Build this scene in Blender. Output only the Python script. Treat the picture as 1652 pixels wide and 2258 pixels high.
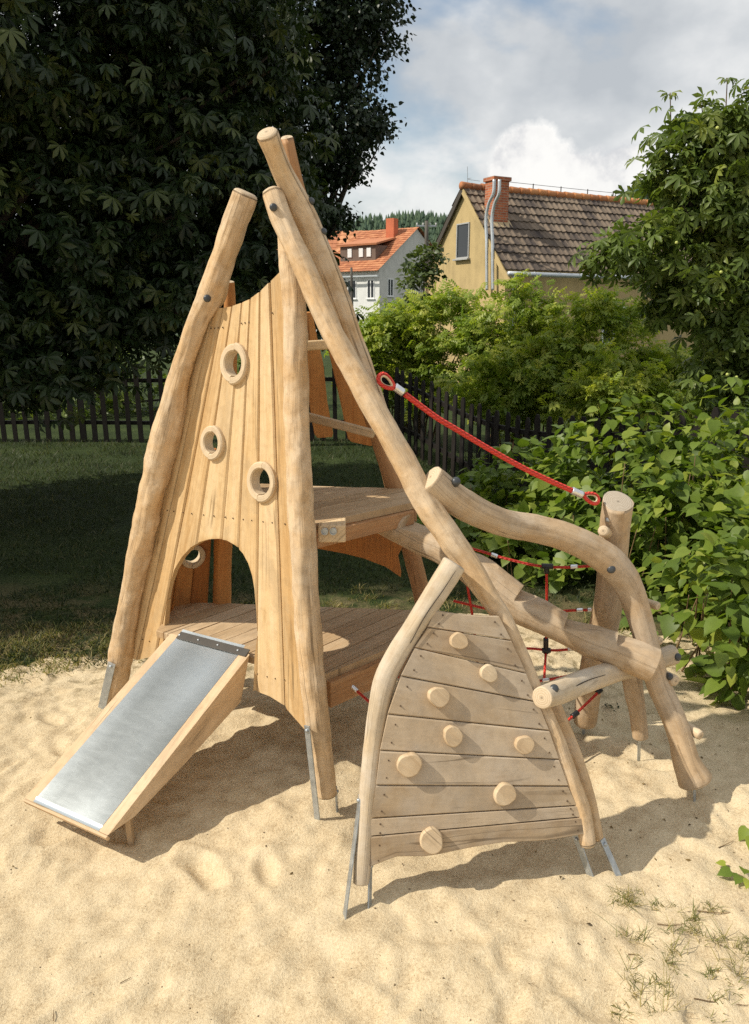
import bpy, bmesh, math, random
import numpy as np
from mathutils import Vector, Matrix
random.seed(7)
RNG = np.random.default_rng(11)
sc = bpy.context.scene
for o in list(bpy.data.objects):
    bpy.data.objects.remove(o)

# ------------------------------------------------------------------ camera, sky, sun, exposure
F = 1696.0                      # focal length in the measuring grid (1652 x 2258)
HC = 2.0                        # eye height
PITCH = math.radians(14.6)
cam = bpy.data.cameras.new('camera')
camo = bpy.data.objects.new('camera', cam)
sc.collection.objects.link(camo)
cam.sensor_fit = 'VERTICAL'
cam.sensor_height = 36.0
cam.lens = 36.0 * F / 2258.0
cam.clip_start = 0.05
cam.clip_end = 3000
camo.location = (0, 0, HC)
camo.rotation_euler = (math.pi / 2 - PITCH, 0, 0)
sc.camera = camo

SUN_EL, SUN_AZ = math.radians(45), math.radians(11)
L = Vector((math.cos(SUN_EL) * math.cos(SUN_AZ), math.cos(SUN_EL) * math.sin(SUN_AZ), -math.sin(SUN_EL)))  # travel
sun = bpy.data.lights.new('sun', 'SUN')
sun.energy = 4.8
sun.angle = math.radians(0.6)
sun.color = (1.0, 0.93, 0.80)
suno = bpy.data.objects.new('sun', sun)
sc.collection.objects.link(suno)
suno.rotation_euler = L.to_track_quat('-Z', 'Y').to_euler()
suno.location = (-8, -3, 10)

sc.view_settings.view_transform = 'Standard'
sc.view_settings.look = 'None'
sc.view_settings.exposure = 0.0
sc.view_settings.gamma = 1.0
sc.render.engine = 'CYCLES'
sc.cycles.use_denoising = False
sc.cycles.max_bounces = 6
sc.cycles.transparent_max_bounces = 8
sc.cycles.sample_clamp_indirect = 6.0


def N(nt, t, **kw):
    n = nt.nodes.new(t)
    for k, v in kw.items():
        if k in n.inputs:
            n.inputs[k].default_value = v
        else:
            setattr(n, k, v)
    return n


def ramp(nt, fac, stops, interp='LINEAR'):
    r = nt.nodes.new('ShaderNodeValToRGB')
    r.color_ramp.interpolation = interp
    els = r.color_ramp.elements
    while len(els) < len(stops):
        els.new(0.5)
    for e, (p, c) in zip(els, stops):
        e.position = p
        e.color = (c[0], c[1], c[2], 1) if len(c) == 3 else c
    nt.links.new(fac, r.inputs[0])
    return r.outputs[0]


def math_n(nt, op, a, b=None, c=None, clamp=False):
    m = nt.nodes.new('ShaderNodeMath')
    m.operation = op
    m.use_clamp = clamp
    for i, v in enumerate((a, b, c)):
        if v is None:
            continue
        if isinstance(v, (int, float)):
            m.inputs[i].default_value = v
        else:
            nt.links.new(v, m.inputs[i])
    return m.outputs[0]


def mixc(nt, fac, a, b, blend='MIX'):
    m = nt.nodes.new('ShaderNodeMix')
    m.data_type = 'RGBA'
    m.blend_type = blend
    for sock, v in ((m.inputs[0], fac), (m.inputs[6], a), (m.inputs[7], b)):
        if isinstance(v, (int, float)):
            sock.default_value = v
        elif isinstance(v, (tuple, list)):
            sock.default_value = (v[0], v[1], v[2], 1)
        else:
            nt.links.new(v, sock)
    return m.outputs[2]


def noise(nt, vec, scale, detail=3.0, rough=0.5, dist=0.0):
    n = nt.nodes.new('ShaderNodeTexNoise')
    n.inputs['Scale'].default_value = scale
    n.inputs['Detail'].default_value = detail
    n.inputs['Roughness'].default_value = rough
    n.inputs['Distortion'].default_value = dist
    if vec is not None:
        nt.links.new(vec, n.inputs['Vector'])
    return n.outputs['Fac']


def mapping(nt, vec, scale=(1, 1, 1), loc=(0, 0, 0), rot=(0, 0, 0)):
    m = nt.nodes.new('ShaderNodeMapping')
    m.inputs['Scale'].default_value = scale
    m.inputs['Location'].default_value = loc
    m.inputs['Rotation'].default_value = rot
    nt.links.new(vec, m.inputs['Vector'])
    return m.outputs[0]


# world: blue Nishita sky with drifting cumulus and stratus
w = bpy.data.worlds.new('World')
sc.world = w
w.use_nodes = True
nt = w.node_tree
nt.nodes.clear()
wo = nt.nodes.new('ShaderNodeOutputWorld')
sky = nt.nodes.new('ShaderNodeTexSky')
sky.sky_type = 'NISHITA'
sky.sun_disc = False
sky.sun_elevation = SUN_EL
sky.sun_rotation = math.atan2(-L.x, -L.y)
sky.air_density = 1.3
sky.dust_density = 1.5
bg1 = nt.nodes.new('ShaderNodeBackground')
bg1.inputs[1].default_value = 0.13
nt.links.new(sky.outputs[0], bg1.inputs[0])
tc = nt.nodes.new('ShaderNodeTexCoord')
dirv = tc.outputs['Generated']
sep = nt.nodes.new('ShaderNodeSeparateXYZ')
nt.links.new(dirv, sep.inputs[0])
cv = mapping(nt, dirv, (1, 1, 2.1), (3.3, 1.2, 0.4))
big = noise(nt, cv, 2.6, 7, 0.52, 0.15)
fine = noise(nt, mapping(nt, dirv, (1, 1, 1.5), (1.3, 4.2, 7.4)), 5.0, 8, 0.5, 0.0)


def puff(center, rad, soft, stretch, amp):
    """cumulus lump: distance to a direction in the sky, edge broken up by noise"""
    d = nt.nodes.new('ShaderNodeVectorMath'); d.operation = 'SUBTRACT'
    nt.links.new(dirv, d.inputs[0]); d.inputs[1].default_value = center
    s = nt.nodes.new('ShaderNodeVectorMath'); s.operation = 'MULTIPLY'
    nt.links.new(d.outputs[0], s.inputs[0]); s.inputs[1].default_value = stretch
    l = nt.nodes.new('ShaderNodeVectorMath'); l.operation = 'LENGTH'
    nt.links.new(s.outputs[0], l.inputs[0])
    br = noise(nt, dirv, 16.0, 8, 0.6)
    dd = math_n(nt, 'ADD', l.outputs['Value'], math_n(nt, 'MULTIPLY', math_n(nt, 'SUBTRACT', br, 0.5), amp))
    return math_n(nt, 'DIVIDE', math_n(nt, 'SUBTRACT', rad, dd), soft, clamp=True)


def skydir(u, v):
    x, zu = (u - 826) / F, -(v - 1129) / F
    d = Vector((x, math.cos(PITCH) + zu * math.sin(PITCH), -math.sin(PITCH) + zu * math.cos(PITCH)))
    return tuple(d.normalized())


cover = ramp(nt, math_n(nt, 'ADD', math_n(nt, 'MULTIPLY', big, 0.75), math_n(nt, 'MULTIPLY', fine, 0.25)),
             [(0.36, (0, 0, 0)), (0.44, (1, 1, 1))])
shade = ramp(nt, fine, [(0.37, (0.53, 0.56, 0.59)), (0.47, (0.67, 0.69, 0.705)), (0.57, (0.88, 0.88, 0.87))])
bg2 = nt.nodes.new('ShaderNodeBackground')
p1 = puff(skydir(1180, 385), 0.056, 0.010, (1, 1, 0.9), 0.075)
p2 = puff(skydir(1290, 420), 0.060, 0.014, (0.8, 1, 1.3), 0.08)
p3 = puff(skydir(960, 440), 0.085, 0.06, (0.8, 1, 1.5), 0.08)
p4 = puff(skydir(1400, 395), 0.050, 0.012, (0.7, 1, 1.3), 0.07)
pa = math_n(nt, 'MAXIMUM', math_n(nt, 'MAXIMUM', p1, p2), math_n(nt, 'MAXIMUM', math_n(nt, 'MULTIPLY', p3, 0.8), p4))
pc = ramp(nt, noise(nt, dirv, 13.0, 7, 0.6), [(0.40, (0.70, 0.71, 0.73)), (0.50, (0.94, 0.93, 0.91)), (0.58, (1.0, 0.99, 0.96))])
cc = mixc(nt, pa, shade, pc)
nt.links.new(cc, bg2.inputs[0])
cf = math_n(nt, 'MAXIMUM', math_n(nt, 'MULTIPLY', cover, 0.93), pa, clamp=True)
mx = nt.nodes.new('ShaderNodeMixShader')
nt.links.new(cf, mx.inputs[0])
nt.links.new(bg1.outputs[0], mx.inputs[1])
nt.links.new(bg2.outputs[0], mx.inputs[2])
nt.links.new(mx.outputs[0], wo.inputs[0])


# ------------------------------------------------------------------ helpers
def ray(u, v):
    x, zu = (u - 826) / F, -(v - 1129) / F
    return Vector((x, math.cos(PITCH) + zu * math.sin(PITCH), -math.sin(PITCH) + zu * math.cos(PITCH)))


CAM = Vector((0, 0, HC))


def P(u, v, Y):
    d = ray(u, v)
    return CAM + d * (Y / d.y)


def depth(p):
    return p.y * math.cos(PITCH) - (p.z - HC) * math.sin(PITCH)


def on_plane(u, v, p0, n):
    d = ray(u, v)
    return CAM + d * ((p0 - CAM).dot(n) / d.dot(n))


_T = np.random.default_rng(5).random((512, 512))


def vn(x, y, s=0):
    x = np.asarray(x, float) + 37.7 * s; y = np.asarray(y, float) + 91.3 * s
    xi = np.floor(x).astype(int); yi = np.floor(y).astype(int)
    fx = x - xi; fy = y - yi
    fx = fx * fx * (3 - 2 * fx); fy = fy * fy * (3 - 2 * fy)
    a = _T[xi % 512, yi % 512]; b = _T[(xi + 1) % 512, yi % 512]
    c = _T[xi % 512, (yi + 1) % 512]; d = _T[(xi + 1) % 512, (yi + 1) % 512]
    return (a * (1 - fx) + b * fx) * (1 - fy) + (c * (1 - fx) + d * fx) * fy - 0.5


def sstep(a, b, x):
    t = np.clip((np.asarray(x, float) - a) / (b - a), 0, 1)
    return t * t * (3 - 2 * t)


def new_obj(name, me, parent=None, label=None, cat=None, group=None, kind=None):
    o = bpy.data.objects.new(name, me)
    sc.collection.objects.link(o)
    if parent is not None:
        o.parent = parent
    for k, val in (('label', label), ('category', cat), ('group', group), ('kind', kind)):
        if val:
            o[k] = val
    return o


def base_of(o):
    while o.parent is not None:
        o = o.parent
    return o.location


def mesh(name, V, Fc, mats, parent=None, smooth=False, uv=None, rnd=None, midx=None, **tags):
    """mesh object from world-space vertices; uv per vertex; rnd per vertex tone"""
    V = np.asarray(V, float).reshape(-1, 3)
    off = np.array(base_of(parent)) if parent is not None else np.zeros(3)
    me = bpy.data.meshes.new(name)
    me.from_pydata([tuple(p) for p in (V - off)], [], [list(map(int, f)) for f in Fc])
    if not isinstance(mats, (list, tuple)):
        mats = [mats]
    for m in mats:
        me.materials.append(m)
    if midx is not None:
        me.polygons.foreach_set('material_index', np.asarray(midx, np.int32))
    if uv is not None:
        vi = np.empty(len(me.loops), np.int32); me.loops.foreach_get('vertex_index', vi)
        ul = me.uv_layers.new(name='UVMap')
        ul.data.foreach_set('uv', np.asarray(uv, np.float32)[vi].ravel())
    if rnd is not None:
        a = me.attributes.new('rnd', 'FLOAT', 'POINT')
        a.data.foreach_set('value', np.asarray(rnd, np.float32))
    if smooth:
        me.polygons.foreach_set('use_smooth', np.ones(len(me.polygons), bool))
    me.update()
    return new_obj(name, me, parent, **tags)


def bigmesh(name, V, T, mat, parent=None, rnd=None, nside=3, smooth=False, **tags):
    """fast mesh from arrays of equal-sided faces"""
    off = np.array(base_of(parent)) if parent is not None else np.zeros(3)
    V = (V - off).astype(np.float32)
    me = bpy.data.meshes.new(name)
    me.vertices.add(len(V)); me.vertices.foreach_set('co', V.ravel())
    T = np.asarray(T, np.int32).reshape(-1, nside)
    me.loops.add(T.size); me.loops.foreach_set('vertex_index', T.ravel())
    me.polygons.add(len(T))
    me.polygons.foreach_set('loop_start', np.arange(0, T.size, nside, dtype=np.int32))
    me.polygons.foreach_set('loop_total', np.full(len(T), nside, np.int32))
    if smooth:
        me.polygons.foreach_set('use_smooth', np.ones(len(T), bool))
    me.update(calc_edges=True)
    if rnd is not None:
        a = me.attributes.new('rnd', 'FLOAT', 'POINT')
        a.data.foreach_set('value', np.asarray(rnd, np.float32))
    me.materials.append(mat)
    return new_obj(name, me, parent, **tags)


def merge(parts):
    """join (V,F,uv,rnd) tuples"""
    V, Fc, U, R, n = [], [], [], [], 0
    for p in parts:
        V += [tuple(q) for q in p[0]]
        Fc += [[i + n for i in f] for f in p[1]]
        U += list(p[2]) if len(p) > 2 and p[2] is not None else [(0, 0)] * len(p[0])
        R += list(p[3]) if len(p) > 3 and p[3] is not None else [0.5] * len(p[0])
        n = len(V)
    return V, Fc, U, R


def box_axes(c, ax, ay, az, hx, hy, hz, bev=0.0):
    """oriented box with chamfered edges around centre c: returns V,F,uv (uv along ax)"""
    bm = bmesh.new()
    bmesh.ops.create_cube(bm, size=2)
    for v in bm.verts:
        v.co = Vector((v.co.x * hx, v.co.y * hy, v.co.z * hz))
    if bev > 0:
        bmesh.ops.bevel(bm, geom=bm.edges[:], offset=bev, segments=2, affect='EDGES', profile=0.5)
    V, U = [], []
    for v in bm.verts:
        V.append(c + ax * v.co.x + ay * v.co.y + az * v.co.z)
        U.append((v.co.y + v.co.z, v.co.x))
    bm.verts.index_update()
    Fc = [[v.index for v in f.verts] for f in bm.faces]
    bm.free()
    return V, Fc, U, None


def beam(p, q, up, wid, thk, bev=0.004, rnd=0.5, seed=0.0):
    """box from p to q, wid along the side, thk along up"""
    p, q = Vector(p), Vector(q)
    ax = (q - p).normalized()
    ay = Vector(up).cross(ax).normalized()
    az = ax.cross(ay).normalized()
    V, Fc, U, _ = box_axes((p + q) / 2, ax, ay, az, (q - p).length / 2, wid / 2, thk / 2, bev)
    U = [(a + seed, b + seed * 1.7) for a, b in U]
    return V, Fc, U, [rnd] * len(V)


def disc_stack(c, n, radii, heights, seg=24, wob=None, ref=None):
    """lathe around axis n at c; radii may be scaled per angle by wob(theta)"""
    n = Vector(n).normalized()
    a = n.orthogonal().normalized() if ref is None else (Vector(ref) - n * Vector(ref).dot(n)).normalized()
    b = n.cross(a)
    V, Fc, U = [], [], []
    for r, h in zip(radii, heights):
        for i in range(seg):
            t = 2 * math.pi * i / seg
            rr = r * (wob(t) if wob else 1)
            V.append(c + a * (rr * math.cos(t)) + b * (rr * math.sin(t)) + n * h)
            U.append((rr * math.cos(t), rr * math.sin(t)))
    k = len(radii)
    for j in range(k - 1):
        for i in range(seg):
            i2 = (i + 1) % seg
            Fc.append([j * seg + i, j * seg + i2, (j + 1) * seg + i2, (j + 1) * seg + i])
    Fc.append(list(range(seg))[::-1])
    Fc.append([(k - 1) * seg + i for i in range(seg)])
    return V, Fc, U, None


def catmull(pts, n):
    """resample a polyline of equal-length lists through a centripetal-ish spline"""
    A = np.array(pts, float)
    d = np.r_[0, np.cumsum(np.linalg.norm(np.diff(A[:, :3], axis=0), axis=1))]
    s = np.linspace(0, d[-1], n)
    out = np.empty((n, A.shape[1]))
    m = np.gradient(A, d, axis=0)
    k = np.clip(np.searchsorted(d, s, side='right') - 1, 0, len(d) - 2)
    h = (d[k + 1] - d[k]); t = (s - d[k]) / h
    h00 = 2 * t**3 - 3 * t**2 + 1; h10 = t**3 - 2 * t**2 + t; h01 = -2 * t**3 + 3 * t**2; h11 = t**3 - t**2
    for c in range(A.shape[1]):
        out[:, c] = h00 * A[k, c] + h10 * h * m[k, c] + h01 * A[k + 1, c] + h11 * h * m[k + 1, c]
    return out, s


def frames(C):
    T = np.gradient(C, axis=0); T /= np.linalg.norm(T, axis=1)[:, None]
    A = np.empty_like(T)
    a = np.cross(T[0], [0.3, 0.2, 1]); a /= np.linalg.norm(a)
    for i in range(len(T)):
        a = a - T[i] * a.dot(T[i]); a /= np.linalg.norm(a); A[i] = a
    return T, A, np.cross(T, A)


def tube(pts, r, seg=10, n=None, taper=None):
    A = [list(p) for p in pts]
    if len(A) == 2:
        A.insert(1, [(x + y) / 2 for x, y in zip(*A)])
    n = n or max(6, len(A) * 4)
    C, s = catmull(A, n)
    T, Aa, B = frames(C[:, :3])
    V, U = [], []
    for i in range(n):
        rr = r if taper is None else r + (taper - r) * i / (n - 1)
        for k in range(seg):
            t = 2 * math.pi * k / seg
            V.append(C[i, :3] + (Aa[i] * math.cos(t) + B[i] * math.sin(t)) * rr)
            U.append((k / seg, s[i]))
    Fc = [[i * seg + k, i * seg + (k + 1) % seg, (i + 1) * seg + (k + 1) % seg, (i + 1) * seg + k] for i in range(n - 1) for k in range(seg)]
    Fc += [list(range(seg))[::-1], [(n - 1) * seg + k for k in range(seg)]]
    return V, Fc, U, None


def log_mesh(px, seg=36, seed=0, knob=0.06, cut0=None, cut1=None, notches=None, step=0.02, bev=0.35, facet=0.5):
    """a peeled round log through measured points (u, v, Y, width): real centre line and radius"""
    pts = []
    for (u, v, Y, wd) in px:
        p = P(u, v, Y)
        pts.append([p.x, p.y, p.z, wd / 2 / F * depth(p)])
    A = np.array(pts)
    Ln = np.linalg.norm(np.diff(A[:, :3], axis=0), axis=1).sum()
    n = max(10, int(Ln / step))
    C, s = catmull(pts, n)
    T, Aa, B = frames(C[:, :3])
    th = 2 * np.pi * np.arange(seg) / seg
    V, U = [], []
    r0 = C[:, 3]
    S, TH = np.meshgrid(s, th, indexing='ij')
    R = r0[:, None] * (1 + knob * 1.5 * vn(S * 5 + seed * 7, np.cos(TH) * 1.1 + np.sin(TH) * .7 + 5, seed) + knob * 1.3 * vn(S * 13, np.sin(TH) * 1.6 + 3 + np.cos(TH), seed + 2)
                       + knob * 0.7 * vn(S * 30, TH * 2.2, seed + 4) * (np.abs(np.sin(TH * .5)) ** .5))
    kf = 9
    ph = TH + 1.6 * vn(S * 1.7 + seed * 3, S * 0 + seed, 3) + 0.5 * vn(S * 9, TH * .8, 6)
    loc_ = (ph % (2 * np.pi / kf)) - np.pi / kf
    R = R * (1 + facet * (np.cos(np.pi / kf) / np.cos(loc_) - 0.975))
    X = C[:, None, :3] + R[..., None] * (Aa[:, None] * np.cos(TH)[..., None] + B[:, None] * np.sin(TH)[..., None])
    if notches:
        for i in range(n):
            t = T[i]
            up = np.array([0, 0, 1.0]); up = up - t * up.dot(t); up /= np.linalg.norm(up)
            lim = 9.0
            for (s0, dep, ln) in notches:
                if s0 <= s[i] <= s0 + ln:
                    lim = min(lim, r0[i] - dep * (1 - (s[i] - s0) / ln))
            off = (X[i] - C[i, :3]) @ up
            ex = np.maximum(off - lim, 0)
            X[i] -= ex[:, None] * up
    V = X.reshape(-1, 3).tolist()
    U = np.stack([TH * r0.mean(), S], -1).reshape(-1, 2).tolist()
    Fc = [[i * seg + k, i * seg + (k + 1) % seg, (i + 1) * seg + (k + 1) % seg, (i + 1) * seg + k] for i in range(n - 1) for k in range(seg)]
    mi = [0] * len(Fc)
    for end in (0, 1):
        i = 0 if end == 0 else n - 1
        t = -T[0] if end == 0 else T[-1]
        c = C[i, :3]
        ring = X[i]
        cut = cut0 if end == 0 else cut1
        nn = np.array(cut, float) if cut is not None else t
        nn = nn / np.linalg.norm(nn)
        shifts = -((ring - c) @ nn) / (t @ nn)
        prev = [i * seg + k for k in range(seg)]
        b = bev * r0[i] * 0.5
        for j, (sc_, out) in enumerate(((0.975, b * 0.5), (0.92, b * 0.85), (0.82, b * 1.05)) if bev < .5 else ((0.965, b * 0.4), (0.87, b * 0.8), (0.70, b * 1.05))):
            idx = []
            for k in range(seg):
                q = c + (ring[k] - c) * sc_ + t * (shifts[k] * sc_ + out)
                V.append(q.tolist()); idx.append(len(V) - 1)
                loc = (ring[k] - c) * sc_
                U.append((float(loc @ Aa[i]), float(loc @ B[i])))
            for k in range(seg):
                k2 = (k + 1) % seg
                f = [prev[k], prev[k2], idx[k2], idx[k]]
                Fc.append(f if end == 1 else f[::-1]); mi.append(0 if j == 0 else 1)
            prev = idx
        V.append((c + t * b * 1.1).tolist()); U.append((0, 0)); ci = len(V) - 1
        for k in range(seg):
            f = [prev[k], prev[(k + 1) % seg], ci]
            Fc.append(f if end == 1 else f[::-1]); mi.append(1)
    return V, Fc, U, mi


def boolean_cut(o, cutters):
    """subtract cutter meshes (V,F) given in world space from object o"""
    off = Vector(base_of(o))
    tmp = []
    for (V, Fc) in cutters:
        me = bpy.data.meshes.new('cut')
        me.from_pydata([tuple(Vector(v) - off) for v in V], [], Fc)
        bm = bmesh.new(); bm.from_mesh(me); bmesh.ops.recalc_face_normals(bm, faces=bm.faces); bm.to_mesh(me); bm.free()
        c = bpy.data.objects.new('cut', me); sc.collection.objects.link(c)
        c.location = off
        m = o.modifiers.new('b', 'BOOLEAN'); m.operation = 'DIFFERENCE'; m.solver = 'EXACT'; m.object = c
        m.use_self = True
        tmp.append(c)
    dg = bpy.context.evaluated_depsgraph_get()
    nm = bpy.data.meshes.new_from_object(o.evaluated_get(dg), preserve_all_data_layers=True, depsgraph=dg)
    o.modifiers.clear()
    o.data = nm
    for c in tmp:
        bpy.data.objects.remove(c)


def prism(poly, n, d0, d1):
    """extrude polygon (world points) along n from d0 to d1"""
    n = Vector(n); k = len(poly)
    V = [p + n * d0 for p in poly] + [p + n * d1 for p in poly]
    Fc = [list(range(k))[::-1], list(range(k, 2 * k))] + [[i, (i + 1) % k, k + (i + 1) % k, k + i] for i in range(k)]
    return V, Fc


# ------------------------------------------------------------------ materials
def new_mat(name):
    m = bpy.data.materials.new(name)
    m.use_nodes = True
    nt = m.node_tree
    return m, nt, nt.nodes['Principled BSDF']


def attr(nt, name='rnd'):
    a = nt.nodes.new('ShaderNodeAttribute'); a.attribute_name = name
    return a.outputs['Fac']


def bump(nt, h, strength, dist, bsdf):
    b = nt.nodes.new('ShaderNodeBump')
    b.inputs['Strength'].default_value = strength
    b.inputs['Distance'].default_value = dist
    nt.links.new(h, b.inputs['Height'])
    nt.links.new(b.outputs[0], bsdf.inputs['Normal'])


def wood(name, light, mid, dark, grain=1.0, blotch=0.5, knots=True, rough=0.68, silver=None, gb=0.35, hew=0.0, mott=0.35):
    m, nt, bs = new_mat(name)
    uvn = nt.nodes.new('ShaderNodeUVMap'); uvn.uv_map = 'UVMap'
    ob = nt.nodes.new('ShaderNodeTexCoord')
    uv = uvn.outputs[0]
    g1 = noise(nt, mapping(nt, uv, (55 * grain, 2.2, 1)), 1.0, 5, 0.62, 0.6)
    g2 = noise(nt, mapping(nt, uv, (190 * grain, 7, 1)), 1.0, 3, 0.6, 0.2)
    big = noise(nt, ob.outputs['Object'], 3.2, 4, 0.55)
    fib = noise(nt, mapping(nt, uv, (14, 1.1, 1)), 1.0, 4, 0.6, 1.2)
    t = math_n(nt, 'ADD', math_n(nt, 'MULTIPLY', g1, 0.42), math_n(nt, 'MULTIPLY', fib, 0.38))
    t = math_n(nt, 'ADD', t, math_n(nt, 'MULTIPLY', g2, 0.2))
    t = math_n(nt, 'ADD', t, math_n(nt, 'MULTIPLY', math_n(nt, 'SUBTRACT', attr(nt), 0.5), 0.30))
    c = ramp(nt, t, [(0.27, dark), (0.46, mid), (0.66, light)])
    b = ramp(nt, big, [(0.38, (0, 0, 0)), (0.66, (1, 1, 1))])
    c = mixc(nt, math_n(nt, 'MULTIPLY', b, blotch), c, tuple(x * y for x, y in zip(mid, (0.92, 0.80, 0.62))))
    if silver:
        sv = ramp(nt, noise(nt, ob.outputs['Object'], 7.0, 5, 0.6), [(0.42, (0, 0, 0)), (0.62, (1, 1, 1))])
        c = mixc(nt, math_n(nt, 'MULTIPLY', sv, 0.5), c, silver)
    mot = noise(nt, ob.outputs['Object'], 26, 4, 0.65, 0.4)
    c = mixc(nt, mott, c, ramp(nt, mot, [(0.34, (0.70, 0.66, 0.60)), (0.5, (0.98, 0.98, 0.98)), (0.66, (1.10, 1.10, 1.09))]), 'MULTIPLY')
    scf = ramp(nt, noise(nt, mapping(nt, uv, (9, 3, 1)), 1.0, 7, 0.7, 0.8), [(0.50, (0, 0, 0)), (0.66, (1, 1, 1))])
    c = mixc(nt, math_n(nt, 'MULTIPLY', scf, 0.5), c, tuple(x * 0.62 + 0.02 for x in mid))
    cn = noise(nt, mapping(nt, uv, (42, .8, 1), (3.1, .7, 0)), 1.0, 1.5, 0.4, 0.3)
    cl = ramp(nt, cn, [(0.485, (0, 0, 0)), (0.497, (1, 1, 1)), (0.503, (1, 1, 1)), (0.515, (0, 0, 0))])
    cm = ramp(nt, noise(nt, mapping(nt, uv, (7, 1.7, 1), (9, 2, 0)), 1.0, 3, 0.5), [(0.52, (0, 0, 0)), (0.60, (1, 1, 1))])
    crk = math_n(nt, 'MULTIPLY', cl, cm)
    c = mixc(nt, math_n(nt, 'MULTIPLY', crk, 0.65), c, tuple(x * 0.3 for x in dark))
    if knots:
        vo = nt.nodes.new('ShaderNodeTexVoronoi')
        vo.inputs['Scale'].default_value = 4.2
        vo.inputs['Randomness'].default_value = 1.0
        nt.links.new(mapping(nt, uv, (1, 0.75, 1), (name.__len__() * 0.7, 0.3, 0)), vo.inputs['Vector'])
        kn = ramp(nt, vo.outputs['Distance'], [(0.03, (1, 1, 1)), (0.085, (0, 0, 0))])
        c = mixc(nt, math_n(nt, 'MULTIPLY', kn, 0.85), c, tuple(x * 0.42 for x in dark))
    nt.links.new(c, bs.inputs['Base Color'])
    bs.inputs['Roughness'].default_value = rough
    bs.inputs['Specular IOR Level'].default_value = 0.3
    h = math_n(nt, 'ADD', math_n(nt, 'MULTIPLY', g1, 0.7), math_n(nt, 'MULTIPLY', g2, 0.5))
    if hew:
        hv = nt.nodes.new('ShaderNodeTexVoronoi'); hv.inputs['Scale'].default_value = 1.0
        hv.feature = 'SMOOTH_F1'; hv.inputs['Smoothness'].default_value = 0.35
        nt.links.new(mapping(nt, uv, (34, 9, 1)), hv.inputs['Vector'])
        h = math_n(nt, 'ADD', h, math_n(nt, 'MULTIPLY', hv.outputs['Distance'], 1.3 * hew))
    bump(nt, h, gb, 0.004, bs)
    return m


def end_wood(name, light, dark):
    m, nt, bs = new_mat(name)
    uvn = nt.nodes.new('ShaderNodeUVMap'); uvn.uv_map = 'UVMap'
    ln = nt.nodes.new('ShaderNodeVectorMath'); ln.operation = 'LENGTH'
    nt.links.new(uvn.outputs[0], ln.inputs[0])
    ws = noise(nt, uvn.outputs[0], 30, 4, 0.6)
    r = math_n(nt, 'ADD', math_n(nt, 'MULTIPLY', ln.outputs['Value'], 820.0), math_n(nt, 'MULTIPLY', ws, 7.0))
    s = math_n(nt, 'MULTIPLY_ADD', math_n(nt, 'SINE', r), 0.5, 0.5)
    c = ramp(nt, math_n(nt, 'ADD', math_n(nt, 'MULTIPLY', s, 0.35), math_n(nt, 'MULTIPLY', noise(nt, uvn.outputs[0], 90, 5, .7), 0.6)), [(0.2, dark), (0.7, light)])
    pith = ramp(nt, ln.outputs['Value'], [(0.0035, (1, 1, 1)), (0.007, (0, 0, 0))])
    c = mixc(nt, math_n(nt, 'MULTIPLY', pith, 0.6), c, tuple(x * .35 for x in dark))
    nt.links.new(c, bs.inputs['Base Color'])
    bs.inputs['Roughness'].default_value = 0.8
    bump(nt, ws, 0.3, 0.003, bs)
    return m


W_LOG = wood('peeled_log_wood', (0.68, 0.515, 0.335), (0.57, 0.405, 0.235), (0.38, 0.225, 0.10), blotch=0.5, silver=(0.66, 0.55, 0.41), gb=0.9, hew=1.3, mott=0.6)
W_OLD = wood('old_log_wood', (0.55, 0.42, 0.28), (0.46, 0.33, 0.20), (0.30, 0.19, 0.10), blotch=0.4, silver=(0.52, 0.44, 0.34), gb=0.5, hew=.6, mott=0.5)
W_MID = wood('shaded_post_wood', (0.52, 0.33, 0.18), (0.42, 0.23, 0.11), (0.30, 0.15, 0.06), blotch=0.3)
W_PALE = wood('weathered_log_wood', (0.62, 0.53, 0.40), (0.52, 0.42, 0.29), (0.36, 0.26, 0.16), blotch=0.25, silver=(0.58, 0.52, 0.44))
W_PLANK = wood('larch_plank_wood', (0.70, 0.535, 0.335), (0.60, 0.425, 0.225), (0.42, 0.25, 0.10), blotch=0.3, knots=False, gb=0.25)
W_GREY = wood('climbing_plank_wood', (0.50, 0.40, 0.285), (0.40, 0.305, 0.20), (0.26, 0.18, 0.11), blotch=0.25, knots=False, gb=0.3, silver=(0.42, 0.36, 0.29))
W_RED = wood('reddish_plank_wood', (0.56, 0.27, 0.085), (0.45, 0.185, 0.05), (0.31, 0.11, 0.03), blotch=0.2, knots=False)  # deeper orange-red tone for inner and rear boards
W_DECK = wood('deck_board_wood', (0.56, 0.42, 0.27), (0.47, 0.33, 0.19), (0.32, 0.20, 0.10), blotch=0.3, knots=False)
W_SLIDE = wood('slide_cheek_wood', (0.66, 0.50, 0.33), (0.57, 0.41, 0.25), (0.44, 0.29, 0.15), blotch=0.25, knots=False)
W_HOLD = wood('hold_wood', (0.64, 0.52, 0.36), (0.56, 0.43, 0.28), (0.44, 0.31, 0.18), blotch=0.1, knots=False)
E_LOG = end_wood('log_end_grain', (0.60, 0.48, 0.34), (0.44, 0.33, 0.20))
E_GREY = end_wood('grey_end_grain', (0.46, 0.40, 0.32), (0.30, 0.24, 0.17))


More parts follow.
